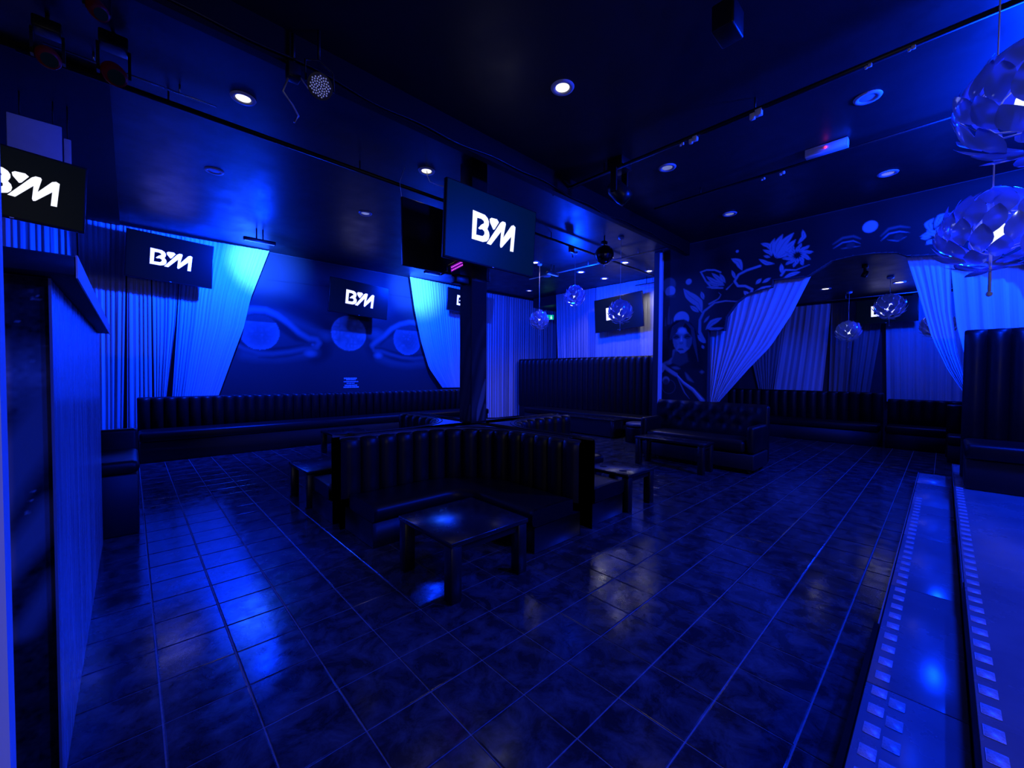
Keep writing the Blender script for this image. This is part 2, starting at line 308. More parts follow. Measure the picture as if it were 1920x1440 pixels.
# ------------------------------------------------------------------ murals (flat paint on the walls, one colour per vertex)
def seg_field(A, B, pts):
    best = np.full(A.shape, 1e9); par = np.zeros(A.shape); L = [0.0]
    for i in range(len(pts) - 1): L.append(L[-1] + math.dist(pts[i], pts[i + 1]))
    for i in range(len(pts) - 1):
        (ax, ay), (bx, by) = pts[i], pts[i + 1]; dx, dy = bx - ax, by - ay; l2 = dx * dx + dy * dy + 1e-9
        t = np.clip(((A - ax) * dx + (B - ay) * dy) / l2, 0, 1); d = np.hypot(A - ax - t * dx, B - ay - t * dy)
        k = d < best; best = np.where(k, d, best); par = np.where(k, (L[i] + t * (L[i + 1] - L[i])) / L[-1], par)
    return best, par
class Paint:
    def __init__(s, a0, a1, b0, b1, st, base):
        s.na = int((a1 - a0) / st) + 1; s.nb = int((b1 - b0) / st) + 1
        s.A, s.B = np.meshgrid(np.linspace(a0, a1, s.na), np.linspace(b0, b1, s.nb)); s.I = np.full(s.A.shape, base)
    def mix(s, al, val): al = np.clip(al, 0, 1); s.I = s.I * (1 - al) + val * al
    def stroke(s, pts, w, val, soft=.02, taper='none', st=1.0):
        d, p = seg_field(s.A, s.B, pts)
        wd = w * {'none': np.ones_like(p), 'both': np.sin(np.clip(p, .02, .98) * PI) ** .7, 'end': 1 - .85 * p, 'start': .15 + .85 * p, 'bead': .75 + .25 * np.sin(p * 40)}[taper]
        s.mix(st * np.clip((wd - d) / soft + .5, 0, 1), val)
    def disc(s, c, r, val, soft=.02, st=1.0, sq=1.0): s.mix(st * np.clip((r - np.hypot((s.A - c[0]) / sq, s.B - c[1])) / soft + .5, 0, 1), val)
    def ringd(s, c, r, w, val, soft=.02, st=1.0): s.mix(st * np.clip((w - np.abs(np.hypot(s.A - c[0], s.B - c[1]) - r)) / soft + .5, 0, 1), val)
    def inside(s, poly):
        k = np.zeros(s.A.shape, bool); n = len(poly)
        for i in range(n):
            (x1, y1), (x2, y2) = poly[i], poly[(i + 1) % n]
            c = ((y1 > s.B) != (y2 > s.B)) & (s.A < (x2 - x1) * (s.B - y1) / (y2 - y1 + 1e-12) + x1); k ^= c
        return k
    def fill(s, poly, val, soft=.02, st=1.0):
        d, _ = seg_field(s.A, s.B, poly + [poly[0]]); k = s.inside(poly); s.mix(st * np.clip(np.where(k, d, -d) / soft + .5, 0, 1), val)
    def noise(s, sc, amt):
        g = rng.normal(size=(int(s.nb / sc) + 3, int(s.na / sc) + 3)); yi = np.arange(s.nb) / sc; xi = np.arange(s.na) / sc
        y0 = yi.astype(int); x0 = xi.astype(int); fy = (yi - y0)[:, None]; fx = (xi - x0)[None]
        return amt * ((g[y0][:, x0] * (1 - fx) + g[y0][:, x0 + 1] * fx) * (1 - fy) + (g[y0 + 1][:, x0] * (1 - fx) + g[y0 + 1][:, x0 + 1] * fx) * fy)
    def build(s, name, place, lo, hi, keep=None, parent=None):
        P = place(s.A.ravel(), s.B.ravel()); idx = np.arange(s.na * s.nb).reshape(s.nb, s.na)
        q = np.stack([idx[:-1, :-1], idx[:-1, 1:], idx[1:, 1:], idx[1:, :-1]], -1).reshape(-1, 4)
        if keep is not None: q = q[keep[:-1, :-1].ravel()]
        me = bpy.data.meshes.new(name); me.vertices.add(len(P)); me.vertices.foreach_set('co', P.astype(np.float32).ravel())
        me.loops.add(len(q) * 4); me.loops.foreach_set('vertex_index', q.astype(np.int32).ravel()); me.polygons.add(len(q))
        me.polygons.foreach_set('loop_start', np.arange(0, len(q) * 4, 4, dtype=np.int32)); me.update(calc_edges=True); me.validate()
        t = np.clip(s.I, 0, 1).ravel()[:, None]; c = np.array(lo)[None] * (1 - t) + np.array(hi)[None] * t
        at = me.color_attributes.new('paint', 'FLOAT_COLOR', 'POINT'); at.data.foreach_set('color', np.concatenate([c, np.ones((len(t), 1))], 1).astype(np.float32).ravel())
        return obj(name, me, M['mural'], parent)
LOGO_B= [(-0.2397, 0.1226), (-0.1137, 0.116), (-0.0832, 0.098), (-0.068, 0.0726), (-0.0667, 0.044), (-0.0809, 0.0084), (-0.0621, -0.0128), (-0.0548, -0.0403), (-0.0615, -0.0706), (-0.0812, -0.0941), (-0.1229, -0.1082), (-0.2408, -0.1072)]
LOGO_H= [(-0.1931, 0.0724), (-0.1489, 0.0742), (-0.1227, 0.0638), (-0.1187, 0.0468), (-0.1485, 0.0272), (-0.1791, -0.008), (-0.1606, -0.0139), (-0.1346, -0.0068), (-0.112, -0.0199), (-0.1096, -0.0409), (-0.1283, -0.0613), (-0.1972, -0.0643)]
LOGO_D= [(-0.0606, 0.096), (-0.0418, 0.1113), (0.0204, 0.1147), (0.0439, 0.0945), (-0.0005, 0.0259), (-0.0152, 0.0176), (-0.0552, 0.0683)]
LOGO_M= [(-0.0823, -0.1109), (0.0599, 0.0944), (0.0844, 0.1133), (0.1168, 0.1132), (0.1242, 0.0978), (0.1008, -0.0226), (0.1898, 0.1012), (0.2162, 0.1132), (0.2402, 0.1011), (0.228, -0.1179), (0.187, -0.1195), (0.1935, 0.0078), (0.0896, -0.1081), (0.0742, -0.1133), (0.0668, -0.0962), (0.0738, 0.0236), (-0.0359, -0.1141)]
E_lid1= [(1.68, 2.74), (1.88, 2.8), (2.11, 2.81), (2.32, 2.73), (2.56, 2.56), (2.76, 2.38), (2.97, 2.26), (3.13, 2.25), (3.19, 2.17), (3.13, 2.08)]
E_low1= [(3.13, 2.06), (2.86, 2.02), (2.56, 1.94), (2.24, 1.89), (1.98, 1.89), (1.72, 1.97), (1.54, 2.06)]
E_dark1= [(1.72, 2.58), (1.88, 2.6), (2.13, 2.59), (2.32, 2.54), (2.49, 2.42), (2.71, 2.24), (2.92, 2.17)]
E_brow1= [(1.68, 3.04), (1.99, 3.05), (2.37, 3.02), (2.66, 2.91), (2.97, 2.81), (3.24, 2.69), (3.38, 2.54)]
E_bag1= [(1.72, 1.84), (1.89, 1.81), (2.36, 1.81), (2.76, 1.88), (3.1, 1.94)]
E_lid2= [(4.46, 2.18), (4.54, 2.26), (4.78, 2.43), (4.99, 2.64), (5.23, 2.78), (5.49, 2.85), (5.8, 2.86), (6.19, 2.78)]
E_low2= [(4.46, 2.13), (4.51, 2.04), (4.71, 2.04), (4.95, 1.97), (5.27, 1.9), (5.64, 1.88), (5.95, 1.92)]
E_dark2= [(4.68, 2.2), (4.84, 2.41), (5.06, 2.55), (5.34, 2.67), (5.72, 2.67)]
E_brow2= [(4.38, 2.53), (4.51, 2.6), (4.81, 2.76), (5.16, 2.94), (5.64, 3.07)]
E_bag2= [(4.64, 1.88), (4.98, 1.76), (5.42, 1.71), (5.91, 1.75)]
E_pts= [(2.0, 2.33), (2.38, 2.35), (2.0, 1.98), (5.45, 2.38), (5.89, 2.4), (5.45, 2.01), (3.88, 2.44), (4.29, 2.47), (3.0, 1.92), (4.62, 1.93), (4.54, 2.47), (3.35, 2.34)]
E_seam= [(2.13, 3.45), (3.42, 3.5), (4.95, 3.52), (5.64, 3.52)]
E_inner= [(3.24, 2.19), (3.3, 1.96), (3.1, 1.83)]
E_inner2= [(4.41, 2.13), (4.38, 2.31)]
W_moons= [(3.605, 2.593), (3.452, 2.579), (3.84, 3.18), (3.735, 3.165), (3.47, 3.315), (3.413, 3.306), (3.879, 3.307), (3.726, 3.284)]
W_hair= [(3.891, 2.388), (3.809, 2.517), (3.714, 2.584), (3.552, 2.588), (3.406, 2.497), (3.313, 2.347), (3.271, 2.139), (3.23, 1.931), (3.163, 1.725), (3.171, 1.444), (3.245, 1.366), (3.35, 1.572), (3.407, 1.833), (3.619, 1.838), (3.784, 1.896), (3.858, 2.115)]
W_face= [(3.669, 2.373), (3.576, 2.44), (3.495, 2.36), (3.393, 2.223), (3.394, 2.119), (3.441, 2.004), (3.535, 1.923), (3.612, 1.912), (3.698, 1.987), (3.761, 2.137), (3.768, 2.245)]
W_eyes= [(3.702, 2.236), (3.479, 2.233)]
W_brows= [(3.764, 2.304), (3.654, 2.278), (3.546, 2.277), (3.428, 2.29)]
W_nose= [(3.594, 2.261), (3.597, 2.142)]
W_lips= [(3.662, 1.999), (3.554, 1.99)]
W_neck= [(3.725, 1.961), (3.733, 1.827), (3.823, 1.748), (3.95, 1.695)]
W_arm= [(3.984, 1.687), (3.849, 1.586), (3.694, 1.491), (3.529, 1.321), (3.343, 1.195), (3.162, 0.996)]
W_arm2= [(3.68, 1.465), (3.61, 1.332), (3.512, 1.136), (3.413, 1.017)]
W_sh1= [(3.78, 1.639), (3.615, 1.612)]
W_sh2= [(3.506, 1.532), (3.438, 1.415), (3.346, 1.351)]
W_sh3= [(3.223, 1.546), (3.148, 1.546)]
W_ball= [(3.902, 1.381), (3.817, 1.382), (3.843, 1.246), (3.69, 1.25)]
W_spire= [(3.857, 2.873), (3.868, 2.685), (3.865, 2.536)]
W_leafA= [(3.563, 3.18), (3.468, 3.049), (3.273, 2.882), (3.211, 2.697)]
W_leafA2= [(3.226, 3.08), (3.179, 2.934)]
W_leafA3= [(3.43, 2.837), (3.269, 2.703)]
W_stem1= [(3.159, 2.133), (3.242, 2.316), (3.241, 2.547), (3.169, 2.705), (2.978, 2.842), (2.79, 2.856), (2.565, 2.816)]
W_swirl= [(3.074, 2.833), (2.908, 2.912), (2.867, 2.981), (2.91, 3.024)]
W_leafB= [(3.126, 2.359), (3.019, 2.476), (2.854, 2.549)]
W_leafB2= [(3.165, 2.489), (3.069, 2.607)]
W_leafB3= [(3.114, 2.383), (2.968, 2.347), (2.816, 2.361)]
W_leafC= [(3.274, 2.254), (3.133, 2.106)]
W_leafC2= [(3.195, 2.058), (3.156, 1.993)]
W_bud= [(3.246, 3.46), (3.135, 3.483), (2.989, 3.457), (2.882, 3.396)]
W_budb= [(3.228, 3.436), (3.143, 3.27), (3.031, 3.128), (2.841, 3.1)]
W_pet1= [(3.132, 3.357), (2.985, 3.233), (2.819, 3.158)]
W_pet2= [(3.036, 3.403), (2.915, 3.283), (2.831, 3.184)]
W_pet3= [(2.893, 3.366), (2.797, 3.191)]
W_pet4= [(3.155, 3.272), (3.008, 3.199), (2.819, 3.141)]
W_pet5= [(3.128, 3.155), (2.912, 3.135)]
W_stem2= [(2.772, 3.065), (2.66, 3.17)]
W_stem3= [(2.565, 2.816), (2.382, 2.873), (2.349, 3.004), (2.461, 3.079), (2.581, 3.097), (2.638, 3.19), (2.574, 3.299), (2.445, 3.352), (2.236, 3.391)]
W_leafD= [(2.696, 3.604), (2.579, 3.526), (2.521, 3.373)]
W_leafD2= [(2.687, 3.391), (2.628, 3.236)]
W_dot= [(2.605, 3.722), (2.593, 3.696)]
W_leafE= [(2.362, 2.901), (2.187, 2.98), (2.027, 3.014)]
W_leafE2= [(2.329, 2.873), (2.185, 2.9), (2.025, 2.889)]
W_leafE3= [(2.292, 3.088), (2.211, 3.168)]
W_leafE4= [(2.189, 3.096), (2.07, 3.156)]
W_leafE5= [(2.481, 2.988), (2.382, 2.88)]
W_f2a= [(2.058, 3.538), (2.071, 3.71), (2.024, 3.812)]
W_f2b= [(2.018, 3.519), (2.002, 3.695), (1.909, 3.851)]
W_f2c= [(2.008, 3.506), (1.887, 3.714), (1.758, 3.837)]
W_f2d= [(1.998, 3.492), (1.847, 3.594), (1.728, 3.721)]
W_f2e= [(1.978, 3.477), (1.846, 3.539), (1.754, 3.64)]
W_f2f= [(2.223, 3.772), (2.121, 3.722), (2.09, 3.647)]
W_f2g= [(2.191, 3.657), (2.089, 3.59), (2.068, 3.529)]
W_f2h= [(2.249, 3.508), (2.135, 3.418), (2.025, 3.39)]
W_f2i= [(1.631, 3.859), (1.611, 3.747), (1.69, 3.651)]
W_f2j= [(2.178, 3.552), (2.087, 3.51)]
W_f3= [(1.695, 3.464), (1.569, 3.438)]
W_stem4= [(1.914, 3.175), (1.859, 3.254), (1.709, 3.227), (1.526, 3.28)]
W_leafF= [(1.918, 3.365), (1.905, 3.207)]
W_leafF2= [(1.875, 3.124), (1.781, 3.163), (1.653, 3.185)]
V_eyeA= [(1.233, 3.468), (1.115, 3.538), (0.989, 3.536), (0.905, 3.477)]
V_eyeA2= [(1.134, 3.447), (1.007, 3.446), (0.904, 3.437)]
V_eyeB= [(0.677, 3.464), (0.594, 3.546), (0.482, 3.551), (0.382, 3.512)]
V_eyeB2= [(0.61, 3.461), (0.498, 3.422), (0.407, 3.463)]
V_eyeB3= [(0.555, 3.486), (0.489, 3.47)]
V_moonR= [(0.8, 3.7), (0.717, 3.679)]
V_r1= [(0.265, 3.43), (0.163, 3.453), (0.062, 3.405)]
V_r2= [(0.194, 3.316), (0.094, 3.341), (-0.006, 3.306)]
V_r3= [(0.131, 3.517), (0.084, 3.648), (0.003, 3.673)]
V_r4= [(0.08, 3.481), (0.016, 3.535), (-0.064, 3.538)]
V_r5= [(0.164, 3.477), (0.2, 3.583), (0.151, 3.642)]
V_r6= [(0.026, 3.278), (0.013, 3.417)]

# the wall with the pair of eyes
p = Paint(-.3, 8.3, .3, 4.04, .02, .045)
p.I += p.noise(40, .005)
for br in (E_brow1, E_brow2): p.stroke(br, .17, .012, .24, st=.85)
for br in (E_brow1, E_brow2): p.stroke([(a, b - .30) for a, b in br], .06, .14, .2, st=.5)
p.stroke(E_inner, .12, .01, .22, st=.9); p.stroke(E_inner2, .10, .01, .2, st=.8)
p.stroke([(3.45, 2.55), (3.42, 2.2), (3.25, 1.9)], .10, .015, .2, st=.7); p.stroke([(4.33, 2.6), (4.36, 2.25), (4.45, 1.95)], .08, .015, .18, st=.7)
for e, sc in ((E_bag1, 1), (E_bag2, 1)): p.stroke(e, .09, .14, .16, st=.6)
eye1 = E_lid1 + E_low1[1:]; eye2 = E_lid2 + E_low2[::-1]
p.fill(eye1, .05, .06, .9); p.fill(eye2, .05, .06, .9)
p.stroke(E_dark1, .09, .012, .08, 'both'); p.stroke(E_dark2, .07, .014, .08, 'both')
p.stroke([(a, b + .10) for a, b in E_low1[1:]], .03, .02, .05, 'both'); p.stroke([(a, b + .08) for a, b in E_low2[1:]], .03, .02, .05, 'both')
for c, r in ((E_pts[0], .37), (E_pts[3], .41)):
    p.disc(c, r, .13, .04); d = np.hypot(p.A - c[0], p.B - c[1])
    low = np.clip((d / r) ** 3 * (.6 - .5 * (p.B - c[1]) / r + .2 * (p.A - c[0]) / r), 0, 1)
    p.mix(np.where(d < r, low * .8, 0), .34); p.mix(np.where(d < r, np.clip(.55 - d / r, 0, 1) * .5, 0), .09)
    p.mix(np.where(d < r, np.abs(p.noise(3, .16)), 0), .34)
    p.mix(np.where((d < r * 1.05) & (p.B > c[1] + r * .62), .8, 0), .02)
p.stroke(E_lid1, .055, .20, .07, st=.9); p.stroke(E_lid2, .055, .20, .07, st=.9)
p.stroke(E_low1, .035, .15, .06, st=.8); p.stroke(E_low2, .035, .15, .06, st=.8)
p.stroke([(a, b - .09) for a, b in E_low1[1:5]], .03, .02, .06, 'both', .8); p.stroke([(a, b - .09) for a, b in E_low2[2:6]], .03, .02, .06, 'both', .8)
p.disc(E_pts[8], .07, .28, .08, .9, 1.6); p.disc(E_pts[9], .07, .28, .08, .9, 1.4); p.disc((3.05, 2.12), .03, .2, .04)
p.disc(E_pts[10], .12, .16, .14, .7, 1.5); p.disc(E_pts[11], .10, .15, .14, .7, 1.3)
c = E_pts[6]; d = np.hypot(p.A - c[0], p.B - c[1]); p.disc(c, .425, .22, .03)
p.mix(np.where(d < .42, np.clip(np.abs(p.noise(4, .35)) + (d / .42) ** 4 * .5, 0, .8), 0), .46); p.mix(np.where(d < .42, np.clip(p.noise(9, .5), 0, .7), 0), .12)
for (a, b) in ((E_seam[0], E_seam[1]), (E_seam[2], E_seam[3])): p.stroke([a, b], .008, .02, .015)
p.build('eye_mural', lambda A, B: np.stack([A, np.full_like(A, 9.918), B], 1), (.008, .009, .012), (.50, .52, .56), parent=wall_left)['label'] = 'painted mural of two huge eyes and a moon'
# caption painted low on the mural
mb = MB()
for k, (wd, h) in enumerate(((.33, .035), (.22, .018), (.34, .022), (.20, .018), (.30, .028), (.35, .032))):
    z = 1.365 - .043 * k; x = 3.915 - wd / 2
    while x < 3.915 + wd / 2 - .01:
        q = rng.uniform(.012, .03); mb.box(x, x + q, 9.913, 9.9165, z - h, z); x += q + rng.uniform(.004, .012)
o = mb.build('caption_lettering', M['white'], wall_left); o['label'] = 'small pale block of painted caption lines'
# the arch wall: woman, moons, stems and flowers
p = Paint(-.9, 4.0, .5, 4.04, .0115, .012)
p.I += p.noise(30, .006)
n1 = np.clip((p.A - 2.9) / .3, 0, 1) * np.clip((3.5 - p.B) / .4, 0, 1) * np.clip((p.B - 2.0) / .6, 0, 1); p.mix(n1 * .6, .10)
m_ = W_moons; p.disc(m_[6], .15, .16, .03); p.disc(m_[2], .105, .55, .02); p.disc(m_[4], .057, .5, .02)
for z_, r_ in ((3.09, .06), (3.06, .09)): p.stroke([(3.74, z_), (3.92, z_)], .012, .1, .02)
p.disc(m_[0], .155, .62, .02)
p.stroke(W_spire, .03, .2, .02, 'start'); p.stroke([(3.93, 2.66), (3.93, 2.5)], .02, .16, .02, 'start'); p.stroke([(3.80, 2.62), (3.80, 2.5)], .02, .16, .02, 'start')
p.fill(W_hair, .008, .03)
for k in range(6): p.stroke([(3.60 - .02 * k, 2.57), (3.78 - .02 * k, 2.45 - .03 * k), (3.84 - .012 * k, 2.2)], .008, .12, .012, 'both')
for k in range(6): p.stroke([(3.50 + .012 * k, 2.56), (3.36 + .01 * k, 2.4), (3.31 + .01 * k, 2.1), (3.26, 1.75)], .008, .10, .012, 'both')
p.stroke(W_neck, .045, .26, .03); p.fill([(3.72, 1.98), (3.60, 1.90), (3.48, 1.93), (3.45, 1.75), (3.62, 1.66), (3.80, 1.74)], .08, .04)
p.fill(W_face, .40, .02); p.stroke([(3.72, 2.14), (3.69, 2.02)], .035, .55, .04, 'both', .8); p.stroke([(3.44, 2.16), (3.46, 2.04)], .03, .5, .04, 'both', .8)
p.fill([(3.50, 2.3), (3.40, 2.23), (3.39, 2.1), (3.44, 2.0), (3.50, 2.05)], .20, .03)
p.fill([(3.76, 2.25), (3.76, 2.13), (3.70, 1.99), (3.66, 2.1)], .30, .03)
for c in W_eyes:
    p.disc((c[0], c[1] + .012), .046, .10, .03, 1, 1.6); p.stroke([(c[0] - .07, c[1] - .005), (c[0], c[1] + .02), (c[0] + .07, c[1] - .01)], .014, .02, .012, 'both'); p.stroke([(c[0] - .05, c[1] - .022), (c[0], c[1] - .03), (c[0] + .05, c[1] - .024)], .006, .08, .01, 'both')
p.stroke(W_brows[:2], .014, .08, .012, 'both'); p.stroke(W_brows[2:], .014, .08, .012, 'both')
p.stroke(W_nose, .022, .80, .02, 'start'); p.disc((3.597, 2.125), .03, .2, .02, .8, 1.3)
p.stroke([(3.665, 1.994), (3.635, 2.010), (3.607, 2.004), (3.58, 2.010), (3.55, 1.992)], .012, .14, .010, 'both'); p.stroke([(3.655, 1.975), (3.607, 1.958), (3.56, 1.974)], .015, .40, .012, 'both'); p.stroke([(3.665, 1.992), (3.607, 1.986), (3.55, 1.99)], .005, .04, .006)
p.stroke([(3.61, 2.37), (3.56, 2.36)], .055, .75, .05)
p.fill([(3.9, 1.7), (3.7, 1.62), (3.45, 1.6), (3.2, 1.6), (3.14, 1.3), (3.2, 1.0), (3.6, .9), (3.98, 1.1)], .02, .06)
for q in (W_sh1, W_sh2, W_sh3): p.stroke(q, .03, .22, .04, 'both')
p.stroke(W_arm[1:], .040, .40, .03, 'start'); p.stroke([(a + .01, b + .03) for a, b in W_arm[1:]], .010, .75, .012)
p.stroke(W_arm[:3], .035, .42, .03); 
for k in range(4): p.stroke([(3.94, 1.66 - .02 * k), (3.99, 1.64 - .035 * k)], .010, .42, .01)
p.stroke(W_arm2, .012, .30, .016, 'both')
p.ringd(W_ball[2], .14, .006, .12, .012); p.disc(W_ball[0], .075, .36, .02); p.disc((3.902, 1.345), .06, .08, .03)
def leaf(pts, w, v=.46): p.stroke(pts, w, v, .014, 'both'); p.stroke(pts, .004, v * .35, .008, 'both')
def vein(pts, w=.016, v=.40): p.stroke(pts, w, v, .012, 'end')
for q, w_ in ((W_leafA, .085), (W_leafA2, .035), (W_leafA3, .04), (W_leafB, .05), (W_leafB2, .02), (W_leafB3, .03), (W_leafC, .05), (W_leafC2, .025), (W_leafD, .05), (W_leafD2, .025), (W_leafE, .045), (W_leafE2, .028), (W_leafE3, .03), (W_leafE4, .026), (W_leafE5, .035), (W_leafF, .03), (W_leafF2, .03)): leaf(q, w_)
p.stroke(W_stem1, .034, .40, .014, 'end'); vein(W_swirl); vein(W_stem2, .012); p.stroke(W_stem3, .020, .40, .012); vein(W_stem4, .018); p.disc(W_dot[0], .025, .45, .012)
p.stroke(W_bud, .014, .40, .01); p.stroke(W_budb, .014, .40, .01)
for q, w_ in ((W_pet1, .04), (W_pet2, .035), (W_pet3, .03), (W_pet4, .025), (W_pet5, .022)): leaf(q, w_, .38)
for q, w_ in ((W_f2a, .035), (W_f2b, .05), (W_f2c, .06), (W_f2d, .055), (W_f2e, .05), (W_f2f, .032), (W_f2g, .026), (W_f2h, .03), (W_f2i, .03), (W_f2j, .02)): leaf(q, w_, .44)
for k in range(10):
    a = k * 2 * PI / 10 + .2; c = W_f3[0]
    leaf([(c[0] + .05 * math.cos(a), c[1] + .05 * math.sin(a)), (c[0] + .17 * math.cos(a + .2), c[1] + .15 * math.sin(a + .2))], .03, .40)
    leaf([(c[0] + .12 * math.cos(a + .3), c[1] + .11 * math.sin(a + .3)), (c[0] + .21 * math.cos(a + .35), c[1] + .19 * math.sin(a + .35))], .022, .40)
for q in (V_eyeA, V_eyeB): p.stroke(q, .010, .28, .012, 'both'); p.stroke([(a, b + .07) for a, b in q], .012, .16, .03, 'both')
for q in (V_eyeA2, V_eyeB2): p.stroke(q, .009, .2, .012, 'both')
p.disc((.49, 3.475), .05, .03, .02); p.disc((1.02, 3.475), .05, .04, .02); p.disc(V_moonR[0], .085, .55, .015)
for q in (V_r1, V_r2, V_r3, V_r4, V_r5, V_r6): leaf(q, .035, .42)
for k in range(7): leaf([(.12 + .05 * math.cos(k * .9), 3.40 + .05 * math.sin(k * .9)), (.12 + .14 * math.cos(k * .9), 3.40 + .12 * math.sin(k * .9))], .026, .42)
for k in range(5): leaf([(-.25 - .12 * k, 3.35 + .07 * (k % 2)), (-.33 - .12 * k, 3.62)], .04, .4)
keep = p.inside([(a + (.003 if a < 3 else 0), b + .004) for a, b in OUT])
p.build('flower_mural', lambda A, B: np.stack([np.full_like(A, 7.997), A, B], 1), (.005, .006, .008), (.78, .80, .84), keep, arch)['label'] = 'painted mural of a woman, moons and curling flowers'

# ------------------------------------------------------------------ steps on the right, mosaic nosings
def stairs():
    t1 = thing('step', 'long low step with glossy blue top and checker mosaic edge beside tiled floor', 'step', (0, 0, 0))
    MB().rbox(1.1, 7.9, -.10, .205, 0, .165, .004, 1).build('riser_block', M['carcass'], t1)
    x = 1.12
    while x < 7.85:
        x1 = min(x + 1.2, 7.88); MB().rbox(x, x1 - .004, -.098, .20, .1655, .17, .002, 1).build('top_slab', M['steptop'], t1); x = x1
    MB().box(1.1, 2.9, .2055, .225, .02, .172).build('edge_trim', M['rubber'], t1)
    MB().box(2.9, 7.9, .2055, .212, .02, .173).build('edge_trim', M['trimlight'], t1)
    me = MB().rbox(-.033, .033, -.024, .024, 0, .0025, .002, 1).mesh('mosaic_piece'); me.materials.append(M['mosaic'])
    for k in range(36):
        obj('mosaic_piece', me, None, t1, (1.612 + .132 * k, .154, .1702))
        if k < 6: obj('mosaic_piece', me, None, t1, (1.575 + .132 * k, .098, .1702))
    t2 = thing('step', 'upper platform step with black riser and mosaic edge below the right booth', 'step', (0, 0, 0))
    MB().rbox(1.1, 7.9, -3.9, -.104, 0, .335, .004, 1).build('riser_block', M['carcass'], t2)
    MB().rbox(1.1, 7.88, -3.88, -.106, .3355, .34, .002, 1).build('top_slab', M['steptop'], t2)
    MB().box(3.4, 7.9, -.1035, -.100, .30, .341).build('edge_trim', M['trimlight'], t2)
    for k in range(40): obj('mosaic_piece', me, None, t2, (1.64 + .128 * k, -.139, .3402))
stairs()

# ------------------------------------------------------------------ curtains
def resample(pts, n):
    pts = [Vector(q) for q in pts]; L = [0.0]
    for i in range(len(pts) - 1): L.append(L[-1] + (pts[i + 1] - pts[i]).length)
    out = []
    for k in range(n):
        s = L[-1] * k / (n - 1); i = 0
        while i < len(pts) - 2 and L[i + 1] < s: i += 1
        out.append(pts[i].lerp(pts[i + 1], (s - L[i]) / max(1e-9, L[i + 1] - L[i])))
    return out
def curtain(name, label, left, right, nrm, waves, amp, m='curtain', group=None, rows=26, gather=0.0):
    l = resample(left, rows); r = resample(right, rows); nrm = Vector(nrm); cols = waves * 7; ph = rng.uniform(0, 6.28, 6); fr = rng.uniform(.6, 1.4, 3)
    V = []; U = []
    for j in range(rows):
        v = j / (rows - 1)
        for i in range(cols + 1):
            u = i / cols; uu = u + .12 / waves * math.sin(2 * PI * waves * fr[0] * .4 * u + ph[0])
            q = l[j].lerp(r[j], u)
            a = amp * (.55 + .45 * v) * (math.sin(2 * PI * waves * uu + ph[1] + .5 * math.sin(3 * v + ph[2])) + .45 * math.sin(2 * PI * waves * 2.3 * u + ph[3] + v) + .6 * math.sin(2 * PI * waves * .31 * fr[1] * u + ph[4]))
            V.append(tuple(q + nrm * a)); U.append((u * (r[0] - l[0]).length / 2.0 + ph[5], v))
    F = [(j * (cols + 1) + i, j * (cols + 1) + i + 1, (j + 1) * (cols + 1) + i + 1, (j + 1) * (cols + 1) + i) for j in range(rows - 1) for i in range(cols)]
    me = bpy.data.meshes.new(name); me.from_pydata(V, [], F); uv = me.uv_layers.new(name='UVMap')
    for lp in me.loops: uv.data[lp.index].uv = U[lp.vertex_index]
    me.polygons.foreach_set('use_smooth', [True] * len(F)); me.update()
    o = obj(name, me, M[m]); return tag(o, label, 'curtain', group)
YC = 9.76
def cy(pts, y=YC): return [(a, y, b) for a, b in pts]
def cx(pts, x): return [(x, a, b) for a, b in pts]
curtain('string_curtain', 'blue lit string curtain behind the leftmost screen, at left end of the eye wall', cy([(-1.9, 4.0), (-1.9, .1)]), cy([(-.62, 4.0), (-.60, .1)]), (0, 1, 0), 16, .013)
curtain('string_curtain', 'narrow blue string curtain hanging right behind the end of the low partition', cy([(-.60, 4.0), (-.58, .1)]), cy([(-.02, 4.0), (-.12, .1)]), (0, 1, 0), 8, .013)
curtain('string_curtain', 'blue string curtain left of the slit, under left edge of the wall screen', cy([(-.01, 4.0), (-.06, .1)]), cy([(.29, 4.0), (.27, .1)]), (0, 1, 0), 5, .012)
curtain('string_curtain', 'blue string curtain right of the slit, behind left end of the wall banquette', cy([(.305, 4.0), (.30, .1)]), cy([(.72, 4.0), (.62, 2.4), (.47, 1.0), (.42, .9)]), (0, 1, 0), 6, .012)
curtain('swag_curtain', 'bright cyan topped curtain swept aside left of the painted eyes', cy([(.73, 4.0), (.64, 2.4), (.55, 1.0), (.54, .9)]), cy([(2.155, 4.03), (1.98, 3.5), (1.81, 2.99), (1.69, 2.4), (1.525, 1.89), (1.254, 1.02), (1.2, .9)]), (0, 1, 0), 20, .013)
curtain('swag_curtain', 'bright cyan topped curtain swept aside right of the painted eyes, left of the pillar', cy([(5.43, 4.04), (5.57, 3.2), (5.77, 2.35), (6.02, 1.63), (6.46, 1.075)]), cy([(7.35, 4.0), (7.35, 1.07)]), (0, 1, 0), 22, .014)
curtain('string_curtain', 'tall blue string curtain just right of the pillar', cy([(7.9, 3.98), (7.9, .08)]), cy([(11.42, 4.0), (11.42, .08)]), (0, 1, 0), 34, .015, 'striped')
AX = 10.05
curtain('string_curtain', 'blue half of the alcove curtain left of the tilted screen', cx([(8.64, 4.04), (8.45, .2)], AX), cx([(7.1, 4.04), (7.1, .2)], AX), (1, 0, 0), 15, .015, 'striped')
curtain('string_curtain', 'pale violet alcove curtain behind the tilted screen and high booth', cx([(7.095, 4.04), (7.095, .2)], AX), cx([(4.3, 4.04), (4.3, .2)], AX), (1, 0, 0), 26, .018)
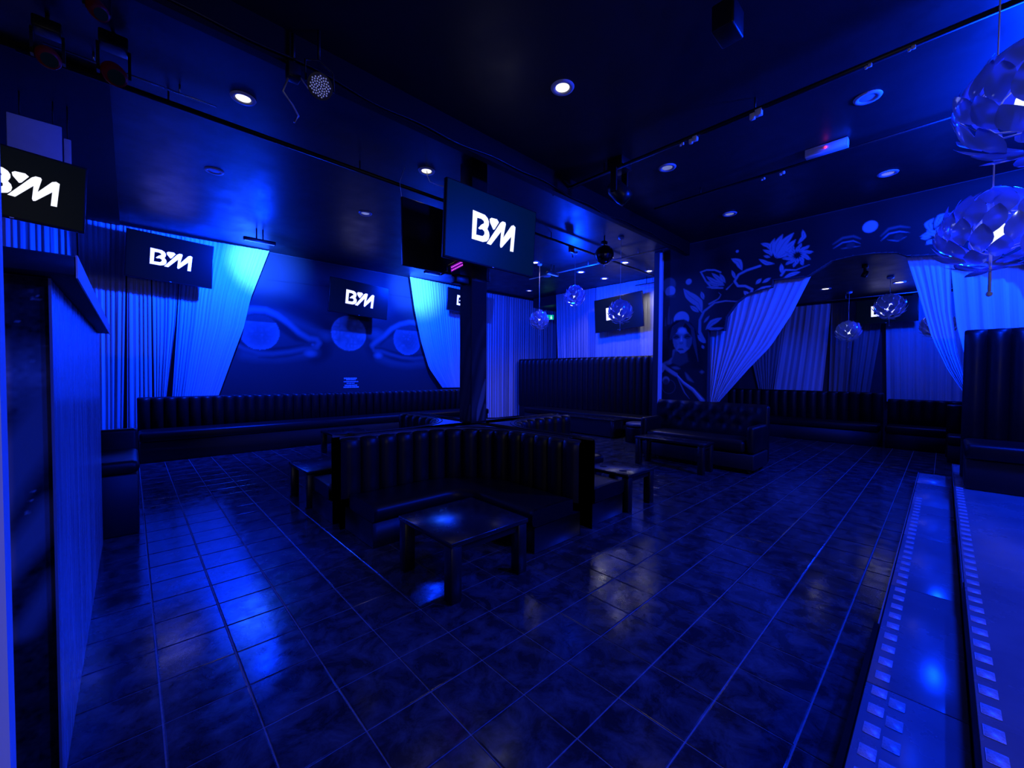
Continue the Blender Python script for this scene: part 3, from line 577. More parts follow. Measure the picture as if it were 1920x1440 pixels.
curtain('tied_drape', 'pleated blue drape gathered to the left side of the painted arch', cx([(3.13, 3.34), (3.10, .93)], 8.17), cx([(1.45, 3.345), (1.54, 3.12), (1.8, 2.52), (2.1, 1.99), (2.44, 1.6), (2.93, .98)], 8.17), (1, 0, 0), 13, .014)
curtain('tied_drape', 'slim bright blue drape sweeping down right side of the arch behind pendant globe', cx([(.46, 3.345), (.40, 3.16), (.29, 2.72), (.13, 2.04), (-.03, 1.59), (-.2, 1.25), (-.26, 1.1)], 8.17), cx([(-.02, 3.345), (-.03, 2.9), (-.05, 2.4), (-.12, 1.8), (-.24, 1.3), (-.3, 1.1)], 8.17), (1, 0, 0), 6, .014)
curtain('tied_drape', 'broad bright blue drape behind the high channelled booth at far right', cx([(-.0, 3.345), (-.06, 2.65), (-.10, 2.2), (-.22, 1.6), (-.4, 1.1)], 8.26), cx([(-1.5, 3.345), (-1.5, .4)], 8.26), (1, 0, 0), 10, .024)
LX = 12.8
for k, (a, b, c, d, lab, mt) in enumerate(((4.05, 3.5, 2.95, 3.22, 'dim grey blue curtain in the lounge, partly behind the left tied drape', 'sheer'), (2.94, 3.2, 1.98, 2.12, 'dim blue lounge curtain left of the first narrow slit', 'curtain'), (1.97, 1.98, .98, 1.22, 'dim blue grey lounge curtain between the two slits under the hanging globe', 'sheer'), (.97, .90, -.6, -.6, 'dim blue lounge curtain below the far screen', 'curtain'), (-.61, -.61, -2.4, -2.4, 'dim blue lounge curtain behind the right tied drape', 'curtain'))):
    curtain('lounge_curtain', lab, cx([(a, 3.3), ((a * .55 + b * .45), 2.2), (b, .9)], LX), cx([(c, 3.3), (c * .6 + d * .4, 2.2), (d, .9)], LX), (1, 0, 0), max(5, int(abs(a - c) * 8)), .02, mt)

# ------------------------------------------------------------------ pillar and the cross-shaped booth island
CXY = (3.13, 3.99); HT = .095; RF = .85; WL = 1.70; DH = .886
pm = Paint(0, 1, 0, 1, 1, 0)
pil = thing('pillar', 'black square pillar rising from the middle of the booth island', 'pillar', (3.08, 3.98, 0))
MB().rbox(-.1175, .1175, -.1175, .1175, DH + .004, 4.045, .004, 1).build('shaft', M['carcass'], pil)
def pil_mural(face):
    p = Paint(-.112, .112, DH + .03, 2.6, .008, .03)
    s = 1 if face else -1
    p.stroke([(-.11, 1.0), (-.02, 1.25), (.06, 1.6), (.11, 1.75)], .05, .16, .06, st=.8)
    p.stroke([(-.03, .9), (.0, 1.05), (.05, 1.2), (.1, 1.42)], .035, .42 if face else .1, .02, 'both')
    p.stroke([(-.11, 1.5), (0, 1.9), (.1, 2.1)], .03, .10, .05, st=.7); p.stroke([(.06, .9), (.1, 1.1)], .02, .2, .03)
    if face: return p.build('painted_swirl', lambda A, B: np.stack([A, np.full_like(A, -.1185), B], 1), (.005, .005, .007), (.34, .36, .38), None, pil)
    return p.build('painted_swirl', lambda A, B: np.stack([np.full_like(A, -.1185), -A, B], 1), (.005, .005, .007), (.34, .36, .38), None, pil)
pil_mural(True); pil_mural(False)
# path of one inner corner, in coordinates of the island centre (quadrant towards -x,-y)
def qpath():
    o = -(RF + HT); pts = [(-WL, -HT), ((-WL + o) / 2, -HT)]
    for k in range(13):
        a = math.radians(90 - 90 * k / 12); pts.append((o + RF * math.cos(a), o + RF * math.sin(a)))
    return pts + [(-HT, (-WL + o) / 2), (-HT, -WL)]
QP = qpath()
def qdense(n):
    """n points along the corner with inward normals"""
    s1 = WL - RF - HT; tot = 2 * s1 + RF * PI / 2; o = -(RF + HT); out = []
    for k in range(n):
        s = tot * k / (n - 1)
        if s <= s1: out.append(((-WL + s, -HT), (0, -1)))
        elif s >= tot - s1: out.append(((-HT, o - (s - (tot - s1))), (-1, 0)))
        else:
            a = PI / 2 - (s - s1) / RF; out.append(((o + RF * math.cos(a), o + RF * math.sin(a)), (-math.cos(a), -math.sin(a))))
    return out
isl = thing('booth_divider', 'cross shaped low divider with flat dark top around the black pillar', 'divider', (*CXY, 0))
poly = []
for k in range(4):
    a = -PI / 2 * k; c, s = round(math.cos(a)), round(math.sin(a)); poly += [(x * c - y * s, x * s + y * c) for x, y in QP]
def inset(poly, d):
    n = len(poly); out = []
    for i in range(n):
        a = Vector(poly[i - 1]); b = Vector(poly[i]); c = Vector(poly[(i + 1) % n]); e1 = (b - a).normalized(); e2 = (c - b).normalized()
        n1 = Vector((-e1.y, e1.x)); n2 = Vector((-e2.y, e2.x)); m = (n1 + n2).normalized(); out.append(tuple(b + m * d / max(.3, m.dot(n1))))
    return out
ar = sum(poly[i][0] * poly[(i + 1) % len(poly)][1] - poly[(i + 1) % len(poly)][0] * poly[i][1] for i in range(len(poly)))
sg = 1 if ar > 0 else -1
MB().prism(poly, 0.0, DH - .03).build('core', M['carcass'], isl)
MB().prism(inset(poly, -.018 * sg), DH - .0295, DH - .004).build('top_ledge', M['ledge'], isl)
mb = MB()
for k in range(4):
    a = -PI / 2 * k; c, s = round(math.cos(a)), round(math.sin(a))
    for off in (.0, .05):
        pts = [(x + nx * -off, y + ny * -off) for (x, y), (nx, ny) in qdense(40)][2:-2]
        mb.tube([(x * c - y * s, x * s + y * c, DH - .002) for x, y in pts], .006, 6)
mb.build('ledge_piping', M['carcass'], isl)
# one corner sofa: curved seat, base and fifteen upholstered channels
def corner_sofa():
    t = thing('corner_booth', 'nearest curved black booth of upright padded channels, facing the camera', 'booth', (*CXY, 0))
    N = 15; S = 8; D = qdense(N * S + 1)
    prof = [(.31, .05), (.36, .055), (.50, .055), (.66, .055), (.78, .06), (.845, .055), (.872, .035), (.878, .004)]
    for k in range(N):
        V = []; n = len(prof)
        for i in range(S + 1):
            (x, y), (nx, ny) = D[k * S + i]; b = abs(math.sin(PI * i / S)) ** .55
            for z, t0 in prof:
                d = .004 + (t0 * .45 + .062 * b * min(1, t0 / .05)) if t0 > .01 else .006
                V.append((x + nx * d, y + ny * d, z - .012 * (1 - b)))
        F = [(i * n + j, i * n + j + 1, (i + 1) * n + j + 1, (i + 1) * n + j) for i in range(S) for j in range(n - 1)]
        me = bpy.data.meshes.new('channel'); me.from_pydata(V, [], F); me.polygons.foreach_set('use_smooth', [True] * len(F)); obj('channel', me, M['vinyl'], t)
    def sweep(name, loop, m, a=1, b=None):
        E = qdense(61)[a:b]; V = []; n = len(loop)
        for (x, y), (nx, ny) in E: V += [(x + nx * d, y + ny * d, z) for d, z in loop]
        F = [(i * n + j, i * n + (j + 1) % n, (i + 1) * n + (j + 1) % n, (i + 1) * n + j) for i in range(len(E) - 1) for j in range(n)]
        F += [tuple(range(n)), tuple((len(E) - 1) * n + j for j in range(n - 1, -1, -1))]
        me = bpy.data.meshes.new(name); me.from_pydata(V, [], F); me.polygons.foreach_set('use_smooth', [len(f) == 4 for f in F]); return obj(name, me, m, t)
    sweep('seat', [(.11, .22), (.60, .22), (.635, .235), (.645, .27), (.643, .32), (.625, .35), (.58, .362), (.40, .366), (.20, .36), (.11, .352)], M['vinyl_seat'])
    sweep('plinth', [(.006, .003), (.615, .003), (.615, .215), (.006, .215)], M['carcass'])
    return t
cs0 = corner_sofa()
for a, lab in ((-PI / 2, 'curved black booth behind the pillar to the left, facing the painted eyes'), (PI, 'curved black booth behind the pillar facing the high alcove booth'), (PI / 2, 'curved black booth right of the front one, beside table with round holes')):
    c = copy_tree(cs0); c.rotation_euler = (0, 0, a); c['label'] = lab
for o in [q for q in bpy.data.objects if q.get('category') == 'booth']: o['group'] = 'corner booths around the pillar'

# ------------------------------------------------------------------ tables
def table(label, x0, x1, y0, y1, h=.41, holes=False, box=False, name='coffee_table'):
    t = thing(name, label, 'table', ((x0 + x1) / 2, (y0 + y1) / 2, 0)); a = (x1 - x0) / 2; b = (y1 - y0) / 2; L = .085
    MB().rbox(-a, a, -b, b, h - .035, h, .006, 2).build('table_top', M['table'], t)
    for sx in (-1, 1):
        for sy in (-1, 1):
            xa, xb = sorted((sx * a * .98, sx * (a * .98 - L))); ya, yb = sorted((sy * b * .98, sy * (b * .98 - L)))
            MB().rbox(xa, xb, ya, yb, .002, h - .036, .005, 1).build('leg', M['legs'], t)
    if box:
        i = .01; MB().box(-a + L, a - L, -b + i + .01, -b + i + .028, .03, h - .037).box(-a + L, a - L, b - i - .028, b - i - .01, .03, h - .037).box(-a + i + .01, -a + i + .028, -b + L, b - L, .03, h - .037).box(a - i - .028, a - i - .01, -b + L, b - L, .03, h - .037).build('side_panel', M['carcass'], t)
    else:
        MB().box(-a + L, a - L, -b + .03, -b + .045, h - .09, h - .037).build('apron', M['legs'], t); MB().box(-a + L, a - L, b - .045, b - .03, h - .09, h - .037).build('apron', M['legs'], t)
    if holes:
        me = MB().cyl((0, 0, 0), (0, 0, .0015), .042, n=20).mesh('cup_hole'); me.materials.append(M['cutout'])
        for hx, hy in ((-.5, -.45), (.5, -.4), (-.45, .5), (.5, .5)): obj('cup_hole', me, None, t, (hx * a, hy * b, h))
    return t
table('square black coffee table in front of the nearest curved booth', 1.47, 2.17, 2.12, 2.82)
table('square black side table with round cup holes right of the front booth', 3.88, 4.45, 2.29, 2.86, holes=True)
table('square black side table left of the front booth', 1.38, 2.08, 4.72, 5.42)
table('long black coffee table standing inside the alcove', 8.1, 8.54, 5.18, 6.75, h=.43, box=True)
table('black coffee table in shadow before the eye wall banquette', 2.55, 3.25, 7.2, 7.9)
table('long low black table in front of the buttoned sofa', 6.15, 6.55, 2.4, 3.53, h=.46, name='low_table')

# ------------------------------------------------------------------ banquettes with upright channels
def channel_mesh(w, h, d):
    S = 7; prof = [(0, .6), (.05 * h, .95), (.5 * h, 1), (.86 * h, 1), (.95 * h, .9), (.985 * h, .6), (h, .06)]; V = []; n = len(prof)
    for i in range(S + 1):
        b = abs(math.sin(PI * i / S)) ** .6
        for z, k in prof: V.append(((i / S - .5) * w, -(.25 + .75 * b) * d * k, z - .01 * (1 - b)))
    F = [(i * n + j, (i + 1) * n + j, (i + 1) * n + j + 1, i * n + j + 1) for i in range(S) for j in range(n - 1)]
    me = bpy.data.meshes.new('channel'); me.from_pydata(V, [], F); me.polygons.foreach_set('use_smooth', [True] * len(F)); me.materials.append(M['vinyl']); return me
def banquette(name, label, cat, loc, rz, L, n, seat_h, back_h, depth, cd=.07, bt=.12, trim=0.0):
    t = thing(name, label, cat, loc, rz)
    MB().rbox(-L / 2, L / 2, 0, bt, .002, back_h - .01, .02, 2).build('back_frame', M['carcass'], t)
    me = channel_mesh(L / n, back_h - seat_h + .02, cd)
    for k in range(n): obj('channel', me, None, t, (-L / 2 + (k + .5) * L / n, -.001, seat_h - .03))
    MB().rbox(-L / 2 + .01 + trim, L / 2 - .01, -depth, -.055, seat_h - .16, seat_h, .045, 3).build('seat', M['vinyl_seat'], t)
    MB().rbox(-L / 2 + .02 + trim, L / 2 - .02, -depth + .04, -.06, .002, seat_h - .161, .008, 1).build('plinth', M['carcass'], t)
    return t
banquette('wall_banquette', 'long black channelled banquette along the wall of painted eyes', 'banquette', (3.72, 9.42, 0), 0, 7.3, 42, .50, 1.05, .66)
banquette('high_booth', 'very high black channelled booth below the pale alcove curtain', 'booth', (9.36, 7.12, 0), -PI / 2, 5.0, 27, .48, 1.97, .75, trim=.95)
rb = banquette('high_booth', 'high black channelled booth at right edge of the photo on the platform', 'booth', (6.9, -1.07, .342), -PI / 2, 1.84, 11, .47, 1.69, .70, .085)
banquette('low_sofa', 'dark low backed lounge sofa left under the lounge curtains', 'sofa', (12.1, 2.5, 0), -PI / 2, 3.2, 16, .46, 1.13, .7, .05)
banquette('low_sofa', 'dark slightly lower lounge sofa right of the taller one beneath the far screen', 'sofa', (12.1, .28, 0), -PI / 2, 1.1, 6, .46, 1.0, .7, .05)
banquette('low_sofa', 'dark lounge sofa end nearest the right tied drape', 'sofa', (11.0, -.55, 0), -PI / 2, 1.0, 5, .46, .98, .7, .05)
t = thing('lounge_bench', 'black upholstered bench end beside the low partition at left', 'bench', (-.2, 5.5, 0))
MB().rbox(-.24, .25, -.46, .42, .56, .68, .05, 3).build('seat', M['vinyl_seat'], t)
MB().rbox(-.23, .24, -.44, .42, .002, .555, .01, 1).build('plinth', M['carcass'], t)
MB().rbox(-.24, .25, .43, .55, .002, .88, .04, 3).build('backrest', M['vinyl'], t)
t = thing('pouf', 'small round pouf between alcove table and buttoned sofa', 'pouf', (8.15, 4.62, 0))
MB().lathe([(.01, .002), (.24, .002), (.25, .03), (.25, .30), (.235, .335), (.2, .345), (.01, .345)], 28).build('body', M['vinyl_seat'], t)
MB().lathe([(.01, .346), (.2, .346), (.245, .36), (.25, .39), (.235, .42), (.18, .435), (.01, .44)], 28).build('cushion', M['ledge'], t)
# buttoned sofa
t = thing('buttoned_sofa', 'black buttoned leather sofa below the painted woman', 'sofa', (7.0, 2.83, 0), -PI / 2)
W2 = .93
MB().rbox(-W2, W2, -.28, .42, .06, .30, .02, 2).build('base', M['carcass'], t)
MB().rbox(-W2 + .13, W2 - .13, -.30, .30, .305, .50, .06, 4).build('seat_cushion', M['vinyl'], t)
bk = MB()
nx, nz = 45, 15; V = []
btn = [(-.75 + .25 * i, .66) for i in range(7)] + [(-.625 + .25 * i, .80) for i in range(6)] + [(-.75 + .25 * i, .92) for i in range(7)]
for j in range(nz + 1):
    for i in range(nx + 1):
        x = -W2 + .02 + (2 * W2 - .04) * i / nx; s = j / nz; z = .47 + .55 * s; y = .30 + .05 * s - .02 * math.sin(PI * s)
        for bx, bz in btn: y += .045 * math.exp(-((x - bx) ** 2 + (z - bz) ** 2) / .004)
        if s > .88: y += (s - .88) * .5
        V.append((x, y, z))
bk.add(V, [(j * (nx + 1) + i, j * (nx + 1) + i + 1, (j + 1) * (nx + 1) + i + 1, (j + 1) * (nx + 1) + i) for j in range(nz) for i in range(nx)], True)
bk.build('tufted_back', M['vinyl'], t)
MB().rbox(-W2, W2, .41, .52, .08, 1.0, .04, 3).build('back_frame', M['vinyl'], t)
me = MB().sphere((0, 0, 0), .014, 10, 6).mesh('button'); me.materials.append(M['pale'])
for bx, bz in btn: obj('button', me, None, t, (bx, .352 + (bz - .47) * .09, bz))
for sx in (-1, 1):
    xa, xb = sorted((sx * W2, sx * (W2 - .12))); MB().rbox(xa, xb, -.28, .40, .31, .72, .05, 4).build('arm', M['vinyl'], t)
me = MB().cyl((0, 0, .002), (0, 0, .058), .025, .03, 12).mesh('foot'); me.materials.append(M['black'])
for sx in (-.85, .85):
    for sy in (-.22, .36): obj('foot', me, None, t, (sx, sy, 0))

# ------------------------------------------------------------------ low partition at left
t = thing('partition', 'chest high partition with blue lit side and painted end at left edge', 'partition', (-.35, 3.55, 0))
MB().box(-.15, .148, -1.45, 1.43, .002, 1.815).build('core', M['wall'], t)
MB().box(.149, .155, -1.447, 1.43, .002, 1.812).build('side_panel', M['panel_reflect'], t)
MB().rbox(-.17, .219, -1.53, 1.45, 1.82, 1.887, .004, 1).build('cap', M['cap'], t)['label'] = 'overhanging dark cap'
MB().box(.2192, .224, -1.53, 1.45, 1.812, 1.889).build('cap_edge', M['white'], t)['label'] = 'pale facing strip along the cap'
MB().box(.150, .157, -1.462, -1.4515, .002, 1.812).build('corner_strip', M['pale'], t)
p = Paint(-.75, -.195, .01, 1.81, .006, .06)
p.I += p.noise(4, .02) + p.noise(1.5, .025)
p.mix(np.clip(1 - np.abs(p.B - 1.48) / .15, 0, 1) * .95, .75); p.I += p.noise(2, .10) * np.clip(1 - np.abs(p.B - 1.48) / .2, 0, 1)
p.stroke([(-.19, 1.37), (-.3, 1.16), (-.5, .7)], .06, .5, .05); p.stroke([(-.19, 1.02), (-.3, .86), (-.5, .5)], .05, .55, .05, 'end'); p.stroke([(-.19, .78), (-.27, .62)], .03, .45, .04)
for q in ((-.235, 1.74, .004), (-.225, 1.75, .003), (-.24, 1.765, .003), (-.222, 1.738, .003), (-.27, 1.66, .004), (-.21, 1.58, .003), (-.24, 1.53, .004), (-.25, 1.06, .004), (-.245, 1.09, .004), (-.26, 1.02, .005)): p.disc(q[:2], q[2], .9, .004)
p.build('end_painting', lambda A, B: np.stack([A + .35, np.full_like(A, -1.4512), B], 1), (.006, .007, .009), (.62, .56, .52), None, t)['label'] = 'speckled starry painting'

# ------------------------------------------------------------------ screens
def logo_mesh(W):
    bm = bmesh.new()
    for loops in ((LOGO_B, LOGO_H), (LOGO_D,), (LOGO_M,)):
        es = []
        for lp in loops:
            vs = [bm.verts.new((x * W, 0, y * W)) for x, y in lp]; es += [bm.edges.new((vs[i], vs[(i + 1) % len(vs)])) for i in range(len(vs))]
        bmesh.ops.triangle_fill(bm, edges=es, use_beauty=True)
    r = bmesh.ops.extrude_face_region(bm, geom=list(bm.faces))
    for q in r['geom']:
        if isinstance(q, bmesh.types.BMVert): q.co.y -= .0015
    bmesh.ops.recalc_face_normals(bm, faces=list(bm.faces)); me = bpy.data.meshes.new('logo'); bm.to_mesh(me); bm.free(); return me
def screen(label, loc, W, H, rz, tilt=0, roll=0, lit=False, logo=True, mount=.25, up=None):
    t = thing('wall_screen', label, 'screen', loc, rz); t.rotation_euler = (tilt, roll, rz)
    MB().rbox(-W / 2, W / 2, 0, .05, -H / 2, H / 2, .006, 2).build('casing', M['black'], t)
    MB().box(-W / 2 + .012, W / 2 - .012, -.0015, -.0002, -H / 2 + .02, H / 2 - .012).build('panel', M['glasslit' if lit else 'glass'], t)
    if logo: obj('logo', logo_mesh(W), M['logo'], t, (0, -.0022, 0))
    MB().rbox(-.15, .15, .051, .08, -.12, .12, .004, 1).box(-.03, .03, .0805, mount, -.03, .03).build('mount', M['blackmetal'], t)
    MB().box(-.012, .012, -.003, -.0018, -H / 2 + .006, -H / 2 + .014).build('standby_light', M['whiteplastic'], t)
    if up: MB().box(-.30, -.26, .09, .12, -.05, up).box(-.26, .0, .0905, .1195, -.02, .02).build('drop_bar', M['blackmetal'], t)
    return t
screen('big bright logo screen hanging on near side of the pillar', (3.02, 3.52, 3.09), 1.32, .80, 0, .06, .0, lit=True, mount=.30)
s = screen('dark backed screen behind the bright pillar screen, facing the eyes', (3.0, 4.42, 3.16), 1.32, .80, PI, .04, 0, logo=False, mount=.28)
screen('logo screen on the curtains at left, above the wall banquette', (.555, 9.40, 3.46), 1.19, .79, 0, -.10 + .16, .045, mount=.30)
screen('logo screen between the painted eyes, above the moon', (3.96, 9.45, 3.215), 1.40, .775, 0, .06, .05, mount=.40)
screen('logo screen mostly hidden by the pillar, on right swept curtain', (7.0, 9.42, 3.53), 1.22, .63, 0, .05, .04, mount=.3)
screen('tilted logo screen behind hanging globe in the alcove', (9.72, 6.15, 3.17), 1.5, .93, -PI / 2, .0, -.06, mount=.28)
s = screen('cropped logo screen at the left edge of the photo', (-.675, 5.20, 3.01), .82, .56, .06, .16, .05, mount=.15, up=1.0)
for q in s.children:
    if q.name.startswith('logo'): q.location.x = .045; q.scale = (1.05, 1, 1.08)
screen('far logo screen behind a globe in the lounge', (12.4, .93, 2.96), 1.04, .56, -PI / 2, .05, -.02, mount=.35)

# ------------------------------------------------------------------ pendant globes
def petal_mesh(r, la, lb):
    n, m = 6, 4; V = []
    for j in range(n + 1):
        b = (j / n - .5) * 2 * lb; wdt = la * max(.05, math.cos((j / n - .5) * PI)) ** .8
        for i in range(m + 1):
            a = (i / m - .5) * 2 * wdt; q = Vector((math.sin(a) * math.cos(b), math.sin(b), math.cos(a) * math.cos(b))); V.append(q * r - Vector((0, 0, r)))
    F = [(j * (m + 1) + i, j * (m + 1) + i + 1, (j + 1) * (m + 1) + i + 1, (j + 1) * (m + 1) + i) for j in range(n) for i in range(m)]
    return V, F
def globe(label, loc, r, zc, detail):
    t = thing('pendant_globe', label, 'lamp', loc, rng.uniform(0, 6), 'exploded petal globes on thin wires')
    NP = 62; V0, F0 = petal_mesh(r, .20, .34); me = bpy.data.meshes.new('petal'); me.from_pydata(V0, [], F0); me.polygons.foreach_set('use_smooth', [True] * len(F0)); me.materials.append(M['petal']); allp = MB()
    g = PI * (3 - 5 ** .5)
    for k in range(NP):
        z = 1 - 2 * (k + .5) / NP; a = g * k; q = Vector((math.sqrt(1 - z * z) * math.cos(a), math.sqrt(1 - z * z) * math.sin(a), z))
        up = Vector((0, 0, 1)); side = up.cross(q).normalized(); upv = q.cross(side)
        R = Matrix((side, upv, q)).transposed().to_4x4(); R = R @ Matrix.Rotation(rng.uniform(-.25, .25), 4, 'Z') @ Matrix.Rotation(rng.uniform(.05, .55), 4, 'X')
        Mx = Matrix.Translation(q * r * rng.uniform(.95, 1.0)) @ R
        if detail: o = obj('petal', me, None, t); o.matrix_local = Mx
        else: b = MB().add(V0, F0, True).xf(Mx); allp.add(b.v, b.f, True)
    if not detail: allp.build('petal_shade', M['petal'], t)
    MB().sphere((0, 0, 0), r * .27, 14, 10).build('bulb', M['bulb'], t)
    MB().cyl((0, 0, r * .17), (0, 0, r * 1.12), .009, n=8).build('stem', M['whiteplastic'], t)
    st = MB()
    for k in range(8):
        a = k * PI / 4; st.tube([(.02 * math.cos(a), .02 * math.sin(a), r * .5), (r * .6 * math.cos(a), r * .6 * math.sin(a), r * .35), (r * .9 * math.cos(a), r * .9 * math.sin(a), 0), (r * .6 * math.cos(a), r * .6 * math.sin(a), -r * .35), (.02 * math.cos(a), .02 * math.sin(a), -r * .5)], .003, 5)
    st.build('inner_struts', M['whiteplastic'], t)
    MB().cyl((0, 0, r * 1.12), (0, 0, zc - loc[2] - .03), .0035, n=6).build('wire', M['whiteplastic'], t)
    MB().lathe([(.01, zc - loc[2] - .045), (.05, zc - loc[2] - .03), (.055, zc - loc[2] - .002)], 20).build('ceiling_cup', M['whiteplastic'], t)
    MB().cyl((0, 0, -r * .17), (0, 0, -r * 1.45), .006, n=8).sphere((0, 0, -r * 1.5), .013, 8, 6).build('pull_stick', M['whiteplastic'], t)
    return t
globe('largest glowing globe cropped by the upper right corner', (1.93, -.17, 2.31), .172, 4.05, True)
globe('big sparkling globe below the largest one at the right edge', (3.03, -.14, 2.19), .195, 4.05, True)
globe('globe hanging in front of the tilted alcove screen', (6.71, 4.19, 2.66), .225, 4.05, False)
globe('highest alcove globe left of the tilted screen', (6.85, 5.37, 3.13), .215, 4.05, False)
globe('globe beside the small green exit sign', (7.0, 6.53, 2.74), .225, 4.05, False)
globe('lower left globe of the lounge pair', (11.63, 1.48, 2.47), .235, 3.35, False)
globe('globe in front of the far lounge screen', (10.39, .73, 2.79), .235, 3.35, False)
globe('dim globe half seen behind the right tied drape', (9.95, .09, 2.34), .225, 3.35, False)

# ------------------------------------------------------------------ ceiling lights
ring_me = MB().lathe([(.062, -.004), (.075, -.014), (.098, -.012), (.105, -.001)], 28).mesh('ring'); ring_me.materials.append(M['ring'])
def downlight(label, x, y, z, m, group='round recessed ceiling lights', gimbal=False):
    t = thing('downlight', label, 'downlight', (x, y, z), 0, group)
    obj('ring', ring_me, None, t)
    MB().lathe([(.001, -.006), (.04, -.0055), (.061, -.003)], 24).build('lens', M[m], t)
DL = [(2.84, 2.39, 'lens', 'white glowing downlight alone in the black ceiling, top centre'), (4.86, 2.40, 'lensdim', 'small lit downlight near the hanging ceiling tube, right of centre'), (4.96, .54, 'lensoff', 'large unlit bluish downlight above the red eyed box'),
      (6.99, .545, 'lensdim', 'downlight below the red eyed box, left of the globes'), (6.96, 2.39, 'lensdim', 'downlight just above the painted flowers'), (.8, 4.54, 'lens', 'half hidden white downlight beyond the par can at upper left'),
      (.81, 6.42, 'lensoff', 'dim ringed downlight over the left curtains'), (2.78, 6.42, 'lensdim', 'downlight above the screen between the eyes'), (2.76, 4.54, 'lens', 'downlight with a dangling white cable beside pillar screen')]
for x, y, m, l in DL: downlight(l, x, y, 4.05, m)
for x, y, l in ((6.81, 6.5, 'hot downlight right beside the edge of the pillar screen'), (8.27, 6.3, 'hot alcove downlight, left one of the four'), (9.27, 6.28, 'hot alcove downlight nearest the tilted screen top'), (8.28, 5.06, 'hot alcove downlight behind the mirror ball'), (9.38, 5.06, 'hot alcove downlight, right one of the four')): downlight(l, x, y, 4.05, 'lenshot')
downlight('faint downlight deep in the passage right of the pillar', 9.0, 8.83, 4.05, 'lens')
downlight('unlit blue downlight beside the hanging alcove globe', 8.0, 7.2, 4.05, 'lensoff')
downlight('left lit downlight in the lounge ceiling', 10.85, 1.78, 3.35, 'lenshot'); downlight('right lit downlight in the lounge ceiling above the globe', 11.1, .65, 3.35, 'lenshot')

# ------------------------------------------------------------------ tubes, tracks and fixtures under the ceiling
def rail(name, label, cat, a, b, r, m, hangers=3, zc=4.05):
    t = thing(name, label, cat, a); d = Vector(b) - Vector(a)
    MB().cyl((0, 0, 0), d, r, n=10).build('tube', M[m], t)
    me = MB().cyl((0, 0, r), (0, 0, zc - a[2] - .002), .008, n=8).mesh('hanger'); me.materials.append(M[m])
    for k in range(hangers): q = d * ((k + .5) / hangers); obj('hanger', me, None, t, q)
    return t
rail('ceiling_tube', 'black tube under the ceiling from right globe to the dark beam', 'tube', (4.22, -1.2, 3.93), (4.22, 3.7, 3.93), .022, 'blackmetal')
rail('ceiling_tube', 'thin black tube further right, parallel to the main one', 'tube', (5.7, -1.0, 3.95), (5.7, 3.0, 3.95), .015, 'blackmetal')
rail('ceiling_tube', 'long black tube running over the pillar to the mirror ball', 'tube', (-.6, 4.86, 3.93), (10.0, 4.98, 3.93), .024, 'blackmetal', 6)
rail('ceiling_tube', 'pale crossing tube above the alcove globes', 'tube', (7.55, 3.7, 3.93), (7.55, 7.4, 3.93), .016, 'pale')
rail('ceiling_rod', 'shiny thin rod at upper left under the ceiling', 'rod', (-.45, 4.72, 3.97), (.62, 4.72, 3.97), .008, 'chrome', 2)
rail('ceiling_rod', 'slim curtain rod in front of the alcove curtain', 'rod', (9.85, 4.4, 3.86), (9.85, 5.7, 3.86), .010, 'blackmetal', 2)
rail('ceiling_rod', 'thin pale rod under the lounge ceiling', 'rod', (11.9, -.3, 3.24), (11.9, 2.2, 3.24), .010, 'pale', 2, 3.35)
# cables on the edge of the dropped lip
mb = MB(); pts = [(x, 3.405 + .006 * math.sin(x * 5), 3.83 + .018 * math.sin(x * 2.3) + .012 * math.sin(x * 7.1)) for x in np.linspace(-1.5, 7.6, 90)]
o = mb.tube(pts, .009, 6).build('edge_cable', M['black']); tag(o, 'black cable running along the edge of the ceiling lip', 'cable')
# dangling pale cable by the pillar
o = MB().tube([(2.74, 4.50, 4.03), (2.70, 4.42, 3.92), (2.66, 4.30, 3.80), (2.66, 4.12, 3.70), (2.74, 3.92, 3.62), (2.86, 3.86, 3.58)], .006, 6).build('loose_cable', M['whiteplastic']); tag(o, 'loose white cable drooping beside the pillar screen', 'cable')
o = MB().tube([(2.50, 4.62, 4.03), (2.40, 4.56, 3.8), (2.42, 4.52, 3.5), (2.55, 4.49, 3.33), (2.72, 4.48, 3.28)], .004, 6).build('loose_cable', M['pale']); tag(o, 'thin grey cable drooping over the dark screen back', 'cable')
def aim(o, d): o.rotation_euler = Vector(d).to_track_quat('-Y', 'Z').to_euler()
# par can
t = thing('par_can', 'black par can with round glittering lens under the ceiling lip', 'stage light', (1.06, 3.24, 3.63))
h = obj('can', MB().cyl((0, -.09, 0), (0, .10, 0), .085, .07, 24).mesh('can'), M['black'], t); aim(h, (-1.06, -3.24, -2.1))
l_ = MB().cyl((0, -.0955, 0), (0, -.0905, 0), .072, n=24).mesh('lens'); l_.materials.append(M['lensgrid']); obj('lens', l_, None, h)
bead = MB().sphere((0, 0, 0), .006, 6, 4)
mb = MB()
for k in range(60):
    a = k * PI * (3 - 5 ** .5); rr = .068 * math.sqrt((k + .5) / 60); b_ = MB().sphere((rr * math.cos(a), -.0965, rr * math.sin(a)), .0055, 6, 4); mb.add(b_.v, b_.f, True)
mb.build('led_beads', M['bead'], h)
MB().tube([(-.10, 0, 0), (-.10, .01, .15), (0, .02, .2), (.10, .01, .15), (.10, 0, 0)], .008, 6).cyl((0, .02, .2), (0, .02, .418), .012, n=8).build('yoke', M['blackmetal'], t)
t = thing('light_clamp', 'cluttered dark clamp and cable bundle beside the par can', 'clamp', (.93, 3.42, 3.75))
